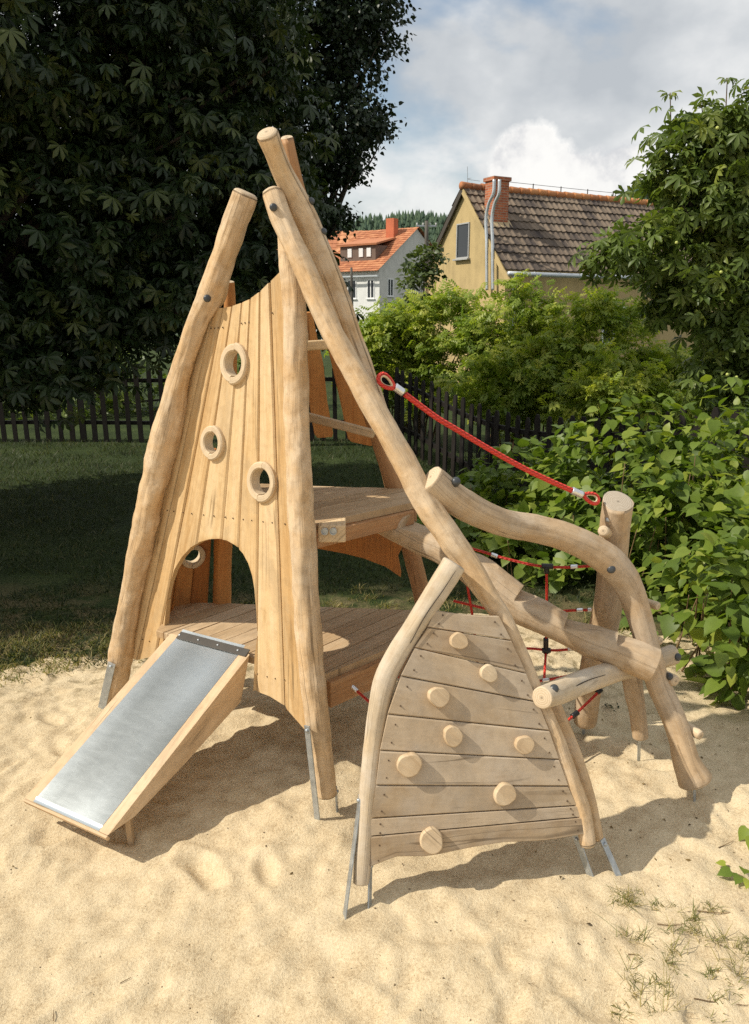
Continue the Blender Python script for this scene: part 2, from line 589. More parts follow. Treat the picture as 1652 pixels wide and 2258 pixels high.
def plain(name, col, rough=0.5, metal=0.0, var=0.15, scale=20, bmp=0.0, spec=0.5):
    m, nt, bs = new_mat(name)
    ob = nt.nodes.new('ShaderNodeTexCoord')
    nz = noise(nt, ob.outputs['Object'], scale, 5, 0.6)
    c = ramp(nt, nz, [(0.3, tuple(x * (1 - var) for x in col)), (0.7, tuple(min(1, x * (1 + var)) for x in col))])
    nt.links.new(c, bs.inputs['Base Color'])
    bs.inputs['Roughness'].default_value = rough
    bs.inputs['Metallic'].default_value = metal
    bs.inputs['Specular IOR Level'].default_value = spec
    if bmp:
        bump(nt, nz, bmp, 0.01, bs)
    return m


GALV = plain('galvanised_steel', (0.42, 0.45, 0.47), 0.42, 0.75, 0.25, 30)
BOLT = plain('dark_bolt_cap', (0.045, 0.05, 0.055), 0.38, 0.0, 0.2)
ALU = plain('aluminium_ferrule', (0.75, 0.76, 0.78), 0.3, 0.9, 0.08)
BLACKP = plain('black_plastic', (0.015, 0.016, 0.018), 0.4)
NAIL = plain('nail_head_steel', (0.12, 0.08, 0.05), 0.5, 0.4)
CREAM = plain('cream_thimble', (0.62, 0.5, 0.32), 0.5)


def rope_mat(name, red):
    m, nt, bs = new_mat(name)
    uvn = nt.nodes.new('ShaderNodeUVMap'); uvn.uv_map = 'UVMap'
    s = nt.nodes.new('ShaderNodeSeparateXYZ'); nt.links.new(uvn.outputs[0], s.inputs[0])
    ph = math_n(nt, 'ADD', math_n(nt, 'MULTIPLY', s.outputs[0], 6.2832 * 4), math_n(nt, 'MULTIPLY', s.outputs[1], 310.0))
    st = math_n(nt, 'MULTIPLY_ADD', math_n(nt, 'SINE', ph), 0.5, 0.5)
    nz = noise(nt, mapping(nt, uvn.outputs[0], (30, 300, 1)), 1, 3)
    c = ramp(nt, math_n(nt, 'ADD', math_n(nt, 'MULTIPLY', st, 0.6), math_n(nt, 'MULTIPLY', nz, 0.4)), [(0.1, tuple(x * .68 for x in red)), (0.6, red)])
    nt.links.new(c, bs.inputs['Base Color'])
    bs.inputs['Roughness'].default_value = 0.6
    bump(nt, st, 0.8, 0.006, bs)
    return m


ROPE = rope_mat('red_rope', (0.85, 0.06, 0.035))


def steel_sheet():
    m, nt, bs = new_mat('brushed_slide_steel')
    uvn = nt.nodes.new('ShaderNodeUVMap'); uvn.uv_map = 'UVMap'
    a = noise(nt, mapping(nt, uvn.outputs[0], (5, 2.0, 1)), 1.0, 5, 0.6, 0.5)
    sc_ = noise(nt, mapping(nt, uvn.outputs[0], (9, 30, 1), rot=(0, 0, 0.35)), 1.0, 6, 0.75, 0.8)
    sp = nt.nodes.new('ShaderNodeTexVoronoi'); sp.inputs['Scale'].default_value = 38
    nt.links.new(uvn.outputs[0], sp.inputs['Vector'])
    dots = ramp(nt, sp.outputs['Distance'], [(0.03, (1, 1, 1)), (0.07, (0, 0, 0))])
    c = ramp(nt, a, [(0.3, (0.68, 0.735, 0.76)), (0.7, (0.74, 0.785, 0.80))])
    c = mixc(nt, math_n(nt, 'MULTIPLY', dots, 0.45), c, (0.25, 0.22, 0.18))
    nt.links.new(c, bs.inputs['Base Color'])
    bs.inputs['Metallic'].default_value = 0.93
    r = math_n(nt, 'ADD', math_n(nt, 'MULTIPLY', sc_, 0.06), math_n(nt, 'MULTIPLY', a, 0.02))
    nt.links.new(math_n(nt, 'ADD', r, 0.19), bs.inputs['Roughness'])
    bump(nt, a, 0.015, 0.02, bs)
    return m


STEEL = steel_sheet()

# ------------------------------------------------------------------ the wooden play structure
play = bpy.data.objects.new('play_structure', None)
sc.collection.objects.link(play)
play.location = (-0.1, 3.2, 0)
play['label'] = 'timber climbing tower with steel slide, climbing wall and red ropes on the sand'
play['category'] = 'play structure'


def lin(v, a, b):
    """Y at height v between (v0, Y0) and (v1, Y1)"""
    return a[1] + (b[1] - a[1]) * (v - a[0]) / (b[0] - a[0])


YA = lambda v: lin(v, (1545, 3.70), (423, 3.42))
YB = lambda v: lin(v, (1790, 2.76), (500, 3.14))
YC = lambda v: lin(v, (1855, 2.42), (410, 3.08))
YF = lambda v: lin(v, (1940, 2.27), (1240, 2.63))


def log(name, px, label=None, ends=E_LOG, mat=None, **kw):
    V, Fc, U, mi = log_mesh(px, **kw)
    r = RNG.random()
    U = [(a + r * 9, b + r * 23) if m_ else (a, b) for (a, b), m_ in zip(U, _side_mask(V, Fc, mi))]
    return mesh(name, V, Fc, [mat or W_LOG, ends], play, smooth=True, uv=U, rnd=[0.35 + 0.3 * r] * len(V), midx=mi, label=label)


def _side_mask(V, Fc, mi):
    mk = [True] * len(V)
    for f, m_ in zip(Fc, mi):
        if m_ == 1:
            for i in f:
                mk[i] = False
    return mk


def bolt(parent, c, n, r=0.016, mat=None, name='bolt'):
    n = Vector(n).normalized(); c = Vector(c)
    V, Fc, U, _ = disc_stack(c, n, [r, r, r * 0.94, r * 0.72, r * 0.3], [-0.014, r * 0.25, r * 0.55, r * 0.85, r * 0.97], 16)
    return mesh(name, V, Fc, mat or BOLT, parent, smooth=True, uv=U)


def bolt_on(parent, u, v, Y, r=0.016, n=None, lift=0.0, **k):
    c = P(u, v, Y)
    n = (CAM - c).normalized() if n is None else Vector(n).normalized()
    return bolt(parent, c + n * lift, n, r, **k)


A_px = [(250, 1545, 46), (262, 1466, 52), (290, 1306, 47), (315, 1186, 56), (336, 1086, 58), (362, 986, 64), (381, 906, 60), (398, 826, 47), (427, 738, 46),
        (446, 690, 50), (464, 652, 60), (476, 617, 57), (495, 563, 55), (520, 493, 56), (541, 432, 57)]
post_a = log('post', [(u, v, YA(v), w_) for u, v, w_ in A_px], 'leftmost leaning post with hewn bulges and a blunt top', seed=1, knob=0.12, bev=.6, facet=.8)
B_px = [(722, 1752, 42), (713, 1680, 47), (701, 1592, 55), (690, 1500, 60), (682, 1420, 62), (675, 1306, 58), (665, 1146, 60), (658, 986, 56), (653, 820, 56), (650, 679, 55), (645, 620, 52), (637, 545, 46), (633, 500, 40)]
post_b = log('post', [(u, v, YB(v), w_) for u, v, w_ in B_px], 'upright post between the plank wall and the decks', seed=2, knob=0.10, facet=.8)
C_px = [(1297, 1858, 36), (1284, 1790, 38), (1252, 1705, 39), (1222, 1620, 38), (1184, 1535, 37), (1148, 1450, 40), (1110, 1365, 42), (1069, 1303, 48), (1037, 1250, 54),
        (995, 1190, 58), (956, 1133, 60), (920, 1073, 58), (889, 1013, 54), (853, 948, 54), (820, 890, 53), (788, 830, 52), (757, 776, 50), (733, 730, 48), (704, 668, 48), (673, 598, 47), (642, 530, 47), (618, 475, 50), (602, 430, 48)]
post_c = log('post', [(u, v, YC(v), w_) for u, v, w_ in C_px], 'long curved log running from the tower top to the climbing wall', seed=3, knob=0.09, bev=0.9, facet=.7)
D_px = [(590, 297, 2.95, 50), (603, 330, 2.99, 47), (620, 372, 3.05, 46), (645, 423, 3.10, 50), (668, 470, 3.13, 54), (694, 530, 3.13, 55), (722, 598, 3.12, 53), (748, 668, 3.09, 52), (772, 738, 3.06, 50), (797, 805, 3.03, 50),
        (818, 865, 3.00, 48), (848, 945, 2.97, 44), (885, 1020, 2.93, 42), (925, 1095, 2.9, 40)]
post_d = log('post', D_px, 'thick log crossing at the tower top with its sawn end showing', seed=4, knob=0.05, bev=.55, cut0=(-0.25, -0.62, 0.75), ends=E_LOG)
E_px = [(633, 305, 3.22, 27), (645, 360, 3.24, 27), (662, 430, 3.28, 28), (700, 560, 3.36, 32), (745, 690, 3.46, 34), (790, 820, 3.56, 38), (842, 980, 3.66, 40), (885, 1130, 3.74, 40), (918, 1260, 3.8, 38), (945, 1370, 3.85, 38), (985, 1480, 3.95, 38)]
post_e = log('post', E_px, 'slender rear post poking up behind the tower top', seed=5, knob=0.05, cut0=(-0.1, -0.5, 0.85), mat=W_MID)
R_px = [(507, 622, 3.66, 20), (507, 700, 3.70, 28), (504, 840, 3.74, 36), (500, 980, 3.78, 38), (493, 1180, 3.83, 40), (489, 1330, 3.87, 40), (484, 1470, 3.9, 40), (480, 1560, 3.93, 40)]
post_r = log('post', R_px, 'rear left post seen through the arched doorway', seed=6, knob=0.05, mat=W_RED)
F_px = [(796, 1944, 38), (801, 1880, 41), (808, 1800, 41), (815, 1720, 42), (824, 1640, 44), (836, 1560, 46), (852, 1490, 50), (880, 1435, 50), (912, 1385, 48), (942, 1338, 49), (972, 1290, 53), (1000, 1246, 55)]
post_f = log('climbing_wall_post', [(u, v, YF(v), w_) for u, v, w_ in F_px], 'bent pale post on the left side of the climbing wall', seed=7, knob=0.045, mat=W_PALE, ends=E_GREY)
L_px = [(1290, 1592, 3.38, 50), (1299, 1520, 3.35, 54), (1316, 1440, 3.32, 60), (1336, 1360, 3.29, 62), (1346, 1290, 3.26, 62), (1351, 1220, 3.23, 64), (1357, 1160, 3.19, 66), (1363, 1108, 3.15, 68)]
post_l = log('rope_post', L_px, 'stout post beside the hedge that holds the red rope', seed=8, knob=0.04, cut1=(0.05, -0.55, 0.85), mat=W_OLD, ends=E_GREY, bev=0.15)
K_px = [(953, 1055, 2.755, 62), (985, 1086, 2.785, 69), (1030, 1117, 2.84, 68), (1070, 1137, 2.89, 63), (1110, 1152, 2.94, 61), (1190, 1168, 3.0, 63), (1230, 1178, 3.01, 64), (1270, 1194, 3.02, 65), (1310, 1214, 3.04, 67), (1344, 1238, 3.05, 70), (1372, 1268, 3.06, 66), (1392, 1306, 3.06, 58),
        (1410, 1358, 3.05, 54), (1424, 1410, 3.04, 53), (1437, 1460, 3.02, 54), (1452, 1508, 3.0, 54), (1484, 1580, 2.95, 52), (1503, 1635, 2.91, 52), (1515, 1682, 2.88, 60), (1533, 1720, 2.86, 74)]
rail_k = log('handrail_log', K_px, 'bent log rail that sweeps down to the sand', seed=9, knob=0.055, mat=W_OLD, cut0=(-0.75, -0.25, 0.6))
M_px = [(1388, 1450, 3.16, 46), (1397, 1520, 3.16, 43), (1406, 1570, 3.15, 38), (1412, 1624, 3.14, 34)]
post_m = log('short_leg', M_px, 'short leg under the notched log', seed=10, mat=W_OLD, knob=0.05)
H_px = [(1196, 1538, 2.50, 50), (1232, 1526, 2.60, 54), (1270, 1510, 2.72, 52), (1310, 1495, 2.84, 50), (1365, 1478, 2.98, 46), (1425, 1462, 3.12, 44), (1485, 1443, 3.16, 46)]
log_h = log('cross_log', H_px, 'cracked cross log carrying the lower end of the steps', seed=11, knob=0.05, mat=W_PALE, ends=E_LOG, bev=0.25)
# drying crack along the cross log
ck = []
for (u, v, Y) in [(1212, 1541, 2.515), (1240, 1530, 2.575), (1268, 1514, 2.66), (1300, 1499, 2.75), (1335, 1488, 2.84)]:
    ck.append(P(u, v, Y) + (CAM - P(u, v, Y)).normalized() * 0.0425)
V, Fc, U, _ = tube(ck, 0.0035, 6, 24, 0.0015)
CRACK = plain('drying_crack', (0.03, 0.022, 0.016), 0.9)
mesh('drying_crack', V, Fc, CRACK, log_h, uv=U)
V, Fc, U, _ = tube([q + (CAM - q).normalized() * 0.042 for q in (P(905, 1418, YF(1418)), P(940, 1355, YF(1355)), P(978, 1300, YF(1300)), P(1005, 1258, YF(1258)))], 0.0014, 6, 20)
mesh('drying_crack', V, Fc, CRACK, post_f, uv=U)

# notched log (steps)
G_px = [(800, 1126, 3.46, 58), (850, 1146, 3.40, 70), (890, 1166, 3.35, 72), (930, 1190, 3.3, 66), (985, 1215, 3.24, 70), (1040, 1250, 3.18, 78), (1100, 1300, 3.12, 82), (1150, 1337, 3.08, 80), (1190, 1358, 3.05, 74), (1240, 1384, 3.02, 68),
        (1300, 1412, 2.99, 72), (1360, 1432, 2.96, 78), (1440, 1467, 2.92, 80)]
pp = [P(a, b, c) for a, b, c, d in G_px]
cum = [0]
for i in range(1, len(pp)):
    cum.append(cum[-1] + (pp[i] - pp[i - 1]).length)


def s_at(u):
    for i in range(len(G_px) - 1):
        if G_px[i][0] <= u <= G_px[i + 1][0]:
            return cum[i] + (cum[i + 1] - cum[i]) * (u - G_px[i][0]) / (G_px[i + 1][0] - G_px[i][0])


notch = [(s_at(u), d, l) for u, d, l in ((893, .050, .14), (1020, .046, .14), (1132, .046, .15), (1240, .044, .15), (1353, .034, .14))]
log_g = log('notched_step_log', G_px, 'round log cut into sawtooth steps', seed=12, knob=0.035, notches=notch, mat=W_OLD, step=0.006, seg=64, facet=0.25, bev=0.2)
log_g.data.polygons.foreach_set('use_smooth', np.zeros(len(log_g.data.polygons), bool))
bpy.context.view_layer.update()

# pegs and stubs
for nm, pts, w_, lab in (('peg', [(1346, 1180, 3.25), (1331, 1171, 3.08)], 25, 'rounded peg on the rope post'),
                         ('peg', [(1405, 1322, 3.2), (1449, 1336, 3.12)], 19, 'thin peg sticking out behind the bent rail'),
                         ('peg', [(1420, 1405, 3.2), (1455, 1413, 3.12)], 17, None),
                         ('peg', [(1436, 1476, 3.1), (1486, 1500, 2.98)], 26, 'stub end below the cross log'),
                         ('peg', [(1496, 1588, 3.0), (1542, 1620, 2.9)], 22, 'stub low on the bent rail')):
    V, Fc, U, mi = log_mesh([(u, v, Y, w_) for u, v, Y in pts], seg=16, seed=3, knob=0.02, step=0.008, bev=0.9)
    mesh(nm, V, Fc, [W_HOLD, E_LOG], play, smooth=True, uv=U, rnd=[.5] * len(V), midx=mi, label=lab)
# shaded twin leg behind the foot of the long log
V, Fc, U, mi = log_mesh([(1318, 1850, 2.52, 26), (1300, 1770, 2.56, 30), (1272, 1680, 2.62, 32), (1240, 1600, 2.68, 34), (1215, 1540, 2.72, 32)], seg=20, seed=14, knob=0.05)
mesh('rear_leg', V, Fc, [W_LOG, E_LOG], play, smooth=True, uv=U, rnd=[.4] * len(V), midx=mi)

# bolts
bolt_on(post_a, 457, 658, YA(658), 0.0165, lift=0.055)
bolt_on(post_c, 603, 457, YC(457), 0.0145, lift=0.047)
bolt_on(post_d, 680, 447, 3.12, 0.014, n=(0.8, -0.5, 0.3), lift=0.012)
bolt_on(post_d, 707, 514, 3.12, 0.014, n=(0.8, -0.5, 0.3), lift=0.012)
bolt_on(rail_k, 997, 1072, 2.77, 0.017, n=(0.35, -0.75, 0.7), lift=0.033)
bolt_on(rail_k, 1343, 1251, 3.05, 0.018, n=(-0.15, -0.95, 0.2), lift=0.058)
bolt_on(log_h, 1219, 1527, 2.56, 0.017, n=(-0.1, -0.7, 0.65), lift=0.046)
bolt_on(log_h, 1484, 1444, 3.16, 0.018, n=(0.1, -0.95, 0.2), lift=0.036)
bolt_on(rail_k, 1464, 1488, 3.0, 0.015, n=(0.4, -0.9, 0.2), lift=0.03)
bolt_on(post_l, 1342, 1141, 3.19, 0.012, n=(-0.3, -0.9, 0.1), lift=0.055, mat=GALV)

# --- front plank wall with arched doorway and three portholes
pa, pb, pt = P(262, 1466, YA(1466)), P(701, 1592, YB(1592)), P(541, 432, YA(432)) * 0.5 + P(633, 500, YB(500)) * 0.5
n_front = (pb - pa).cross(pt - pa).normalized()
if n_front.dot(CAM - pa) < 0:
    n_front = -n_front
pa = pa - n_front * 0.034


def interp(pts, x):
    for (x0, y0), (x1, y1) in zip(pts, pts[1:]):
        if x <= x1:
            return y0 + (y1 - y0) * (x - x0) / (x1 - x0)
    return pts[-1][1] + (pts[-1][1] - pts[-2][1]) * (x - pts[-1][0]) / (pts[-1][0] - pts[-2][0])


def plank_wall(p0, n, lines, top, bot, gap, thk, nt_, vertical=True, seed=0, front=0.0):
    """boards between neighbouring seam lines; lines: (u at v0, u at v1) pairs given as two points"""
    parts = []
    S = [0, 0.07, 0.5, 0.93, 1]
    D = [-0.006, 0, 0, 0, -0.006]
    for k in range(len(lines) - 1):
        la, lb = lines[k], lines[k + 1]
        rnd = random.random(); tilt = random.uniform(-.002, .002)
        jit = random.uniform(-0.0015, 0.0015)
        rows = []
        for s in S:
            def at(v):
                ua = la[0][0] + (la[1][0] - la[0][0]) * (v - la[0][1]) / (la[1][1] - la[0][1]) + gap
                ub = lb[0][0] + (lb[1][0] - lb[0][0]) * (v - lb[0][1]) / (lb[1][1] - lb[0][1]) - gap
                return ua + (ub - ua) * s
            vt, vb = 700, 1500
            for _ in range(12):
                vt = interp(top, at(vt)); vb = interp(bot, at(vb))
            rows.append([(at(vt + (vb - vt) * j / nt_), vt + (vb - vt) * j / nt_) for j in range(nt_ + 1)])
        V, U = [], []
        for side in (0, 1):
            for ci, row in enumerate(rows):
                for (u, v) in row:
                    q = on_plane(u, v, p0, n) + n * ((front + jit + D[ci] + tilt * (S[ci] - .5) * 2) if side == 0 else (front - thk))
                    V.append(q)
                    U.append((ci * 0.03 + k * 1.37 + side * .5, q.z * 1.05 + k * 3.1))
        m = nt_ + 1
        nS = len(S)
        Fc = []
        for ci in range(nS - 1):
            for j in range(nt_):
                a, b, c, d = ci * m + j, (ci + 1) * m + j, (ci + 1) * m + j + 1, ci * m + j + 1
                Fc.append([a, d, c, b])
                o = nS * m
                Fc.append([a + o, b + o, c + o, d + o])
        o = nS * m
        for j in range(nt_):
            Fc.append([j, j + o, j + 1 + o, j + 1])
            e = (nS - 1) * m
            Fc.append([e + j, e + j + 1, e + j + 1 + o, e + j + o])
        for ci in range(nS - 1):
            a, b = ci * m, (ci + 1) * m
            Fc.append([a, b, b + o, a + o])
            a, b = ci * m + nt_, (ci + 1) * m + nt_
            Fc.append([a, a + o, b + o, b])
        parts.append((V, Fc, U, [rnd] * len(V)))
    return merge(parts)


def append_to(o, V, Fc, mat):
    off = Vector(base_of(o))
    o.data.materials.append(mat)
    k = len(o.data.materials) - 1
    bm = bmesh.new(); bm.from_mesh(o.data)
    vs = [bm.verts.new(Vector(v) - off) for v in V]
    for f in Fc:
        bm.faces.new([vs[i] for i in f]).material_index = k
    bm.to_mesh(o.data); bm.free()


def recalc(o):
    bm = bmesh.new(); bm.from_mesh(o.data)
    bmesh.ops.recalc_face_normals(bm, faces=bm.faces)
    bm.to_mesh(o.data); bm.free()


seams = [(449, 340), (469, 373), (488, 405), (509, 445), (530, 493), (550, 529), (573, 569), (596, 611), (632, 661)]
lines = [((a, 690), (b, 1122)) for a, b in seams]
top_c = [(430, 690), (455, 686), (470, 681), (488, 679), (509, 676), (530, 668), (550, 660), (575, 642), (596, 620), (617, 600), (640, 578)]
bot_c = [(240, 1440), (272, 1443), (300, 1456), (345, 1446), (400, 1470), (566, 1524), (600, 1537), (622, 1552), (645, 1580), (668, 1604), (700, 1640)]
V, Fc, U, R = plank_wall(pa, n_front, lines, top_c, bot_c, 0.65, 0.028, 24)
wall_f = mesh('plank_wall', V, Fc, W_PLANK, play, uv=U, rnd=R, label='tall front wall of vertical planks with an arched doorway')
recalc(wall_f)
arch = [(352, 1560), (358, 1440), (362, 1385), (366, 1330), (372, 1290), (384, 1256), (400, 1229), (420, 1207), (440, 1195), (460, 1189), (480, 1188), (500, 1192), (520, 1203), (536, 1220), (548, 1242), (557, 1270), (562, 1300), (565, 1350), (566, 1400), (562, 1450), (558, 1560)]
cuts = [prism([on_plane(u, v, pa, n_front) for u, v in arch], n_front, -0.08, 0.08)]
holes = [((518, 802), 0.060, 0.094), ((470, 976), 0.052, 0.083), ((579, 1062), 0.062, 0.094)]
hc = []
for (c, ri, ro) in holes:
    q = on_plane(c[0], c[1], pa, n_front)
    hc.append(q)
    a = n_front.orthogonal().normalized(); b = n_front.cross(a)
    cuts.append(prism([q + a * ((ri + .006) * math.cos(t)) + b * ((ri + .006) * math.sin(t)) for t in np.linspace(0, 2 * math.pi, 29)[:-1]], n_front, -0.07, 0.07))
boolean_cut(wall_f, cuts)


def ring(name, parent, c, n, ri, ro, h0, h1, mat, split=0.0, label=None):
    """bevelled wooden porthole ring of two halves, one a little proud of the other"""
    n = Vector(n).normalized(); ax = Vector((1, 0, 0)); ax = (ax - n * ax.dot(n)).normalized(); ay = n.cross(ax)
    parts = []
    for half in (0, 1):
        seg = 18
        prof = [(ri, h0), (ri, h1 - .005), (ri + .005, h1), (ro - .006, h1), (ro, h1 - .006), (ro, h0)]
        V, U = [], []
        sh = split * (1 if half else -1)
        for i in range(seg + 1):
            t = math.pi * (half + i / seg * 0.985 + 0.0075) + 1.35
            for r, h in prof:
                V.append(c + ax * ((r + sh) * math.cos(t)) + ay * ((r + sh) * math.sin(t)) + n * (h + sh * .6))
                U.append((r * 1.0 + half, t * 0.08))
        k = len(prof)
        Fc = [[i * k + j, i * k + (j + 1) % k, (i + 1) * k + (j + 1) % k, (i + 1) * k + j] for i in range(seg) for j in range(k)]
        Fc += [list(range(k))[::-1], [seg * k + j for j in range(k)]]
        parts.append((V, Fc, U, [0.7] * len(V)))
    V, Fc, U, R = merge(parts)
    o = mesh(name, V, Fc, mat, parent, uv=U, rnd=R, label=label)
    recalc(o)
    return o


for (c, ri, ro), q, s in zip(holes, hc, (0.003, 0.002, 0.0015)):
    ring('porthole_ring', wall_f, q, n_front, ri * 0.92, ro * .93, -0.034, 0.018, W_HOLD, s)
# nail heads in rows across the planks
parts = []
def nails(pts, p0, n, off, r=0.0034):
    for (u, v) in pts:
        q = on_plane(u, v, p0, n) + n * off
        parts.append(disc_stack(q, n, [r, r * .8], [-0.002, 0.0012], 8))
row = []
for k in range(8):
    for f in (0.28, 0.72):
        v = 1174 + 40 * (k + f) / 8
        ua = seams[k][0] + (seams[k][1] - seams[k][0]) * (v - 690) / 432
        ub = seams[k + 1][0] + (seams[k + 1][1] - seams[k + 1][0]) * (v - 690) / 432
        row.append((ua + (ub - ua) * f, v - 55))
nails(row, pa, n_front, 0.003)
nails([(466, 724), (474, 724), (482, 723), (492, 722), (533, 713), (541, 712), (550, 711), (601, 690)], pa, n_front, 0.003)
nails([(286, 1405), (298, 1408), (315, 1410), (330, 1414), (568, 1486), (590, 1492), (608, 1496), (628, 1499)], pa, n_front, 0.003)
V, Fc, U, R = merge(parts)
append_to(wall_f, V, Fc, NAIL)

# --- rear left wall of planks with its own porthole
p_r = P(480, 1300, 3.90)
n_r = (P(345, 1330, 3.74) - p_r).cross(P(500, 800, 3.74) - p_r).normalized()
if n_r.dot(CAM - p_r) < 0:
    n_r = -n_r
V, Fc, U, R = plank_wall(p_r, n_r, [((a, 700), (b, 1340)) for a, b in ((440, 300), (455, 340), (469, 380), (483, 420), (497, 459))],
                         [(300, 1030), (420, 1000), (520, 985)], [(250, 1372), (480, 1366)], 0.5, 0.026, 10)
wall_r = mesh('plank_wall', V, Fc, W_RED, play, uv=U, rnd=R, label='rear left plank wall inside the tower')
recalc(wall_r)
q = on_plane(424, 1226, p_r, n_r)
a_ = n_r.orthogonal().normalized(); b_ = n_r.cross(a_)
boolean_cut(wall_r, [prism([q + a_ * (.05 * math.cos(t)) + b_ * (.05 * math.sin(t)) for t in np.linspace(0, 2 * math.pi, 25)[:-1]], n_r, -.07, .07)])
ring('porthole_ring', wall_r, q, n_r, 0.042, 0.066, -0.03, 0.02, W_HOLD, 0.001)


# --- rear right wall: separate rounded boards and two rails
def slab(name, poly, Y, thk, mat, parent=play, rnd=None, label=None, nrm=None, bev=0.003):
    pts = [P(u, v, Y(u, v) if callable(Y) else Y) for u, v in poly]
    if nrm is None:
        nrm = Vector((0, 0, 0))
        c = sum(pts, Vector()) / len(pts)
        for i in range(len(pts)):
            nrm += (pts[i] - c).cross(pts[(i + 1) % len(pts)] - c)
        nrm.normalize()
    if nrm.dot(CAM - pts[0]) < 0:
        nrm = -nrm
    c = sum(pts, Vector()) / len(pts)
    ins = [p + (c - p).normalized() * bev for p in pts]
    k = len(pts)
    V = [p + nrm * 0 for p in ins] + [p - nrm * bev for p in pts] + [p - nrm * thk for p in pts]
    Fc = [list(range(k)), list(range(2 * k, 3 * k))[::-1]]
    for j in (0, 1):
        Fc += [[j * k + i, (j + 1) * k + i, (j + 1) * k + (i + 1) % k, j * k + (i + 1) % k] for i in range(k)]
    U = [(q_.x * 1.0 + Y0_seed, q_.z) for q_ in V]
    o = mesh(name, V, Fc, mat, parent, uv=U, rnd=[rnd if rnd is not None else random.random()] * len(V), label=label)
    recalc(o)
    return o


Y0_seed = 0.0
YR = lambda u, v: 3.77 + (u - 700) * 0.0004 - (v - 900) * -0.0002
slab('rear_board', [(655, 700), (662, 690), (684, 688), (690, 694), (700, 745), (713, 800), (722, 885), (735, 955), (733, 964), (700, 966), (694, 958), (660, 760)], YR, 0.026, W_RED, rnd=.75, label='orange rear board with rounded ends, left one')
Y0_seed = 3.0
slab('rear_board', [(712, 720), (724, 716), (736, 724), (790, 860), (825, 960), (826, 980), (818, 984), (776, 975), (768, 968), (755, 900), (733, 805)], YR, 0.026, W_RED, rnd=.6, label='orange rear board with rounded ends, right one')
Y0_seed = 5.0
for (p, q_, wd, lab, mat) in (((655, 764, 3.42), (745, 758, 3.44), 0.042, 'upper rear rail', W_PLANK), ((660, 914, 3.56), (825, 957, 3.46), 0.038, 'lower rear rail', W_DECK)):
    V, Fc, U, R = beam(P(*p), P(*q_), (0, 1, 0), wd, 0.04, 0.005, 0.5, 2.0)
    mesh('rail', V, Fc, mat, play, uv=U, rnd=R, label=lab)
# skirt of boards under the upper deck
Y0_seed = 8.0
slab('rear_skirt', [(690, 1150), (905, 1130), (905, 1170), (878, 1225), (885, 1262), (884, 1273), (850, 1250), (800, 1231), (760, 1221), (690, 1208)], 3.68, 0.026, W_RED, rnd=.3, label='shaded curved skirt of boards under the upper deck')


# --- decks
def clip(poly, p, n):
    out = []
    for i in range(len(poly)):
        a, b = poly[i], poly[(i + 1) % len(poly)]
        da, db = (a - p).dot(n), (b - p).dot(n)
        if da >= 0:
            out.append(a)
        if da * db < 0:
            out.append(a + (b - a) * (da / (da - db)))
    return out


def deck(name, poly, z, direction, wd, gap, thk, label):
    d = Vector((*direction, 0)).normalized(); n = Vector((-d.y, d.x, 0))
    poly = [Vector((x, y, z)) for x, y in poly]
    offs = [p.dot(n) for p in poly]
    parts, o = [], min(offs)
    k = 0
    while o < max(offs):
        pc = clip(clip(poly, n * (o + gap / 2), n), n * (o + wd - gap / 2), -n)
        if len(pc) >= 3:
            c = sum(pc, Vector()) / len(pc)
            ins = [p + (c - p).normalized() * 0.003 for p in pc]
            m = len(pc)
            dz = random.uniform(-.002, .002)
            V = [p + Vector((0, 0, dz)) for p in ins] + [p - Vector((0, 0, .003)) for p in pc] + [p - Vector((0, 0, thk)) for p in pc]
            Fc = [list(range(m)), list(range(2 * m, 3 * m))[::-1]]
            for j in (0, 1):
                Fc += [[j * m + i, (j + 1) * m + i, (j + 1) * m + (i + 1) % m, j * m + (i + 1) % m] for i in range(m)]
            parts.append((V, Fc, [(q_.dot(n) + k, q_.dot(d) + k * 2.3) for q_ in V], [random.random()] * len(V)))
        o += wd; k += 1
    V, Fc, U, R = merge(parts)
    ob = mesh(name, V, Fc, W_DECK, play, uv=U, rnd=R, label=label)
    recalc(ob)
    return ob


upper = deck('upper_deck', [(-0.27, 2.99), (0.19, 3.385), (0.14, 3.66), (-0.30, 3.72), (-0.66, 3.78), (-0.60, 3.42)], 1.165, (0.406, 0.35), 0.098, 0.007, 0.030, 'small upper deck of grey boards')
lower = deck('lower_deck', [(-1.06, 3.47), (-0.23, 2.99), (0.44, 3.62), (0.38, 3.72), (-0.25, 3.78), (-1.05, 3.86)], 0.50, (0.66, 0.75), 0.098, 0.006, 0.032, 'lower deck of brown boards behind the doorway')
V, Fc, U, R = beam(P(732, 1178, 2.99), P(732, 1178, 2.99) + Vector((-0.02, 0.6, 0)), (0, 0, 1), 0.112, 0.072, 0.006, .95, 1.0)
bm_ = mesh('deck_beam', V, Fc, W_PLANK, play, uv=U, rnd=R, label='square beam end with two bolts under the upper deck')
for u in (716, 735):
    c = P(u, 1172, 2.975)
    V, Fc, U, _ = disc_stack(c, (-0.2, -1, 0), [0.015, 0.015, 0.011, 0.010, 0.004], [-0.005, 0.004, 0.004, 0.001, 0.001], 16)
    mesh('bolt', V, Fc, GALV, bm_, uv=U)
V, Fc, U, R = beam((-0.24, 3.0, 1.10), (0.17, 3.37, 1.10), (0, 0, 1), 0.03, 0.065, 0.004, .4, 4.0)
V2 = beam((0.18, 3.40, 1.10), (0.13, 3.64, 1.10), (0, 0, 1), 0.03, 0.065, 0.004, .4, 5.0)
V, Fc, U, R = merge([(V, Fc, U, R), V2])
mesh('deck_fascia', V, Fc, W_MID, play, uv=U, rnd=R, label='edge boards below the upper deck')
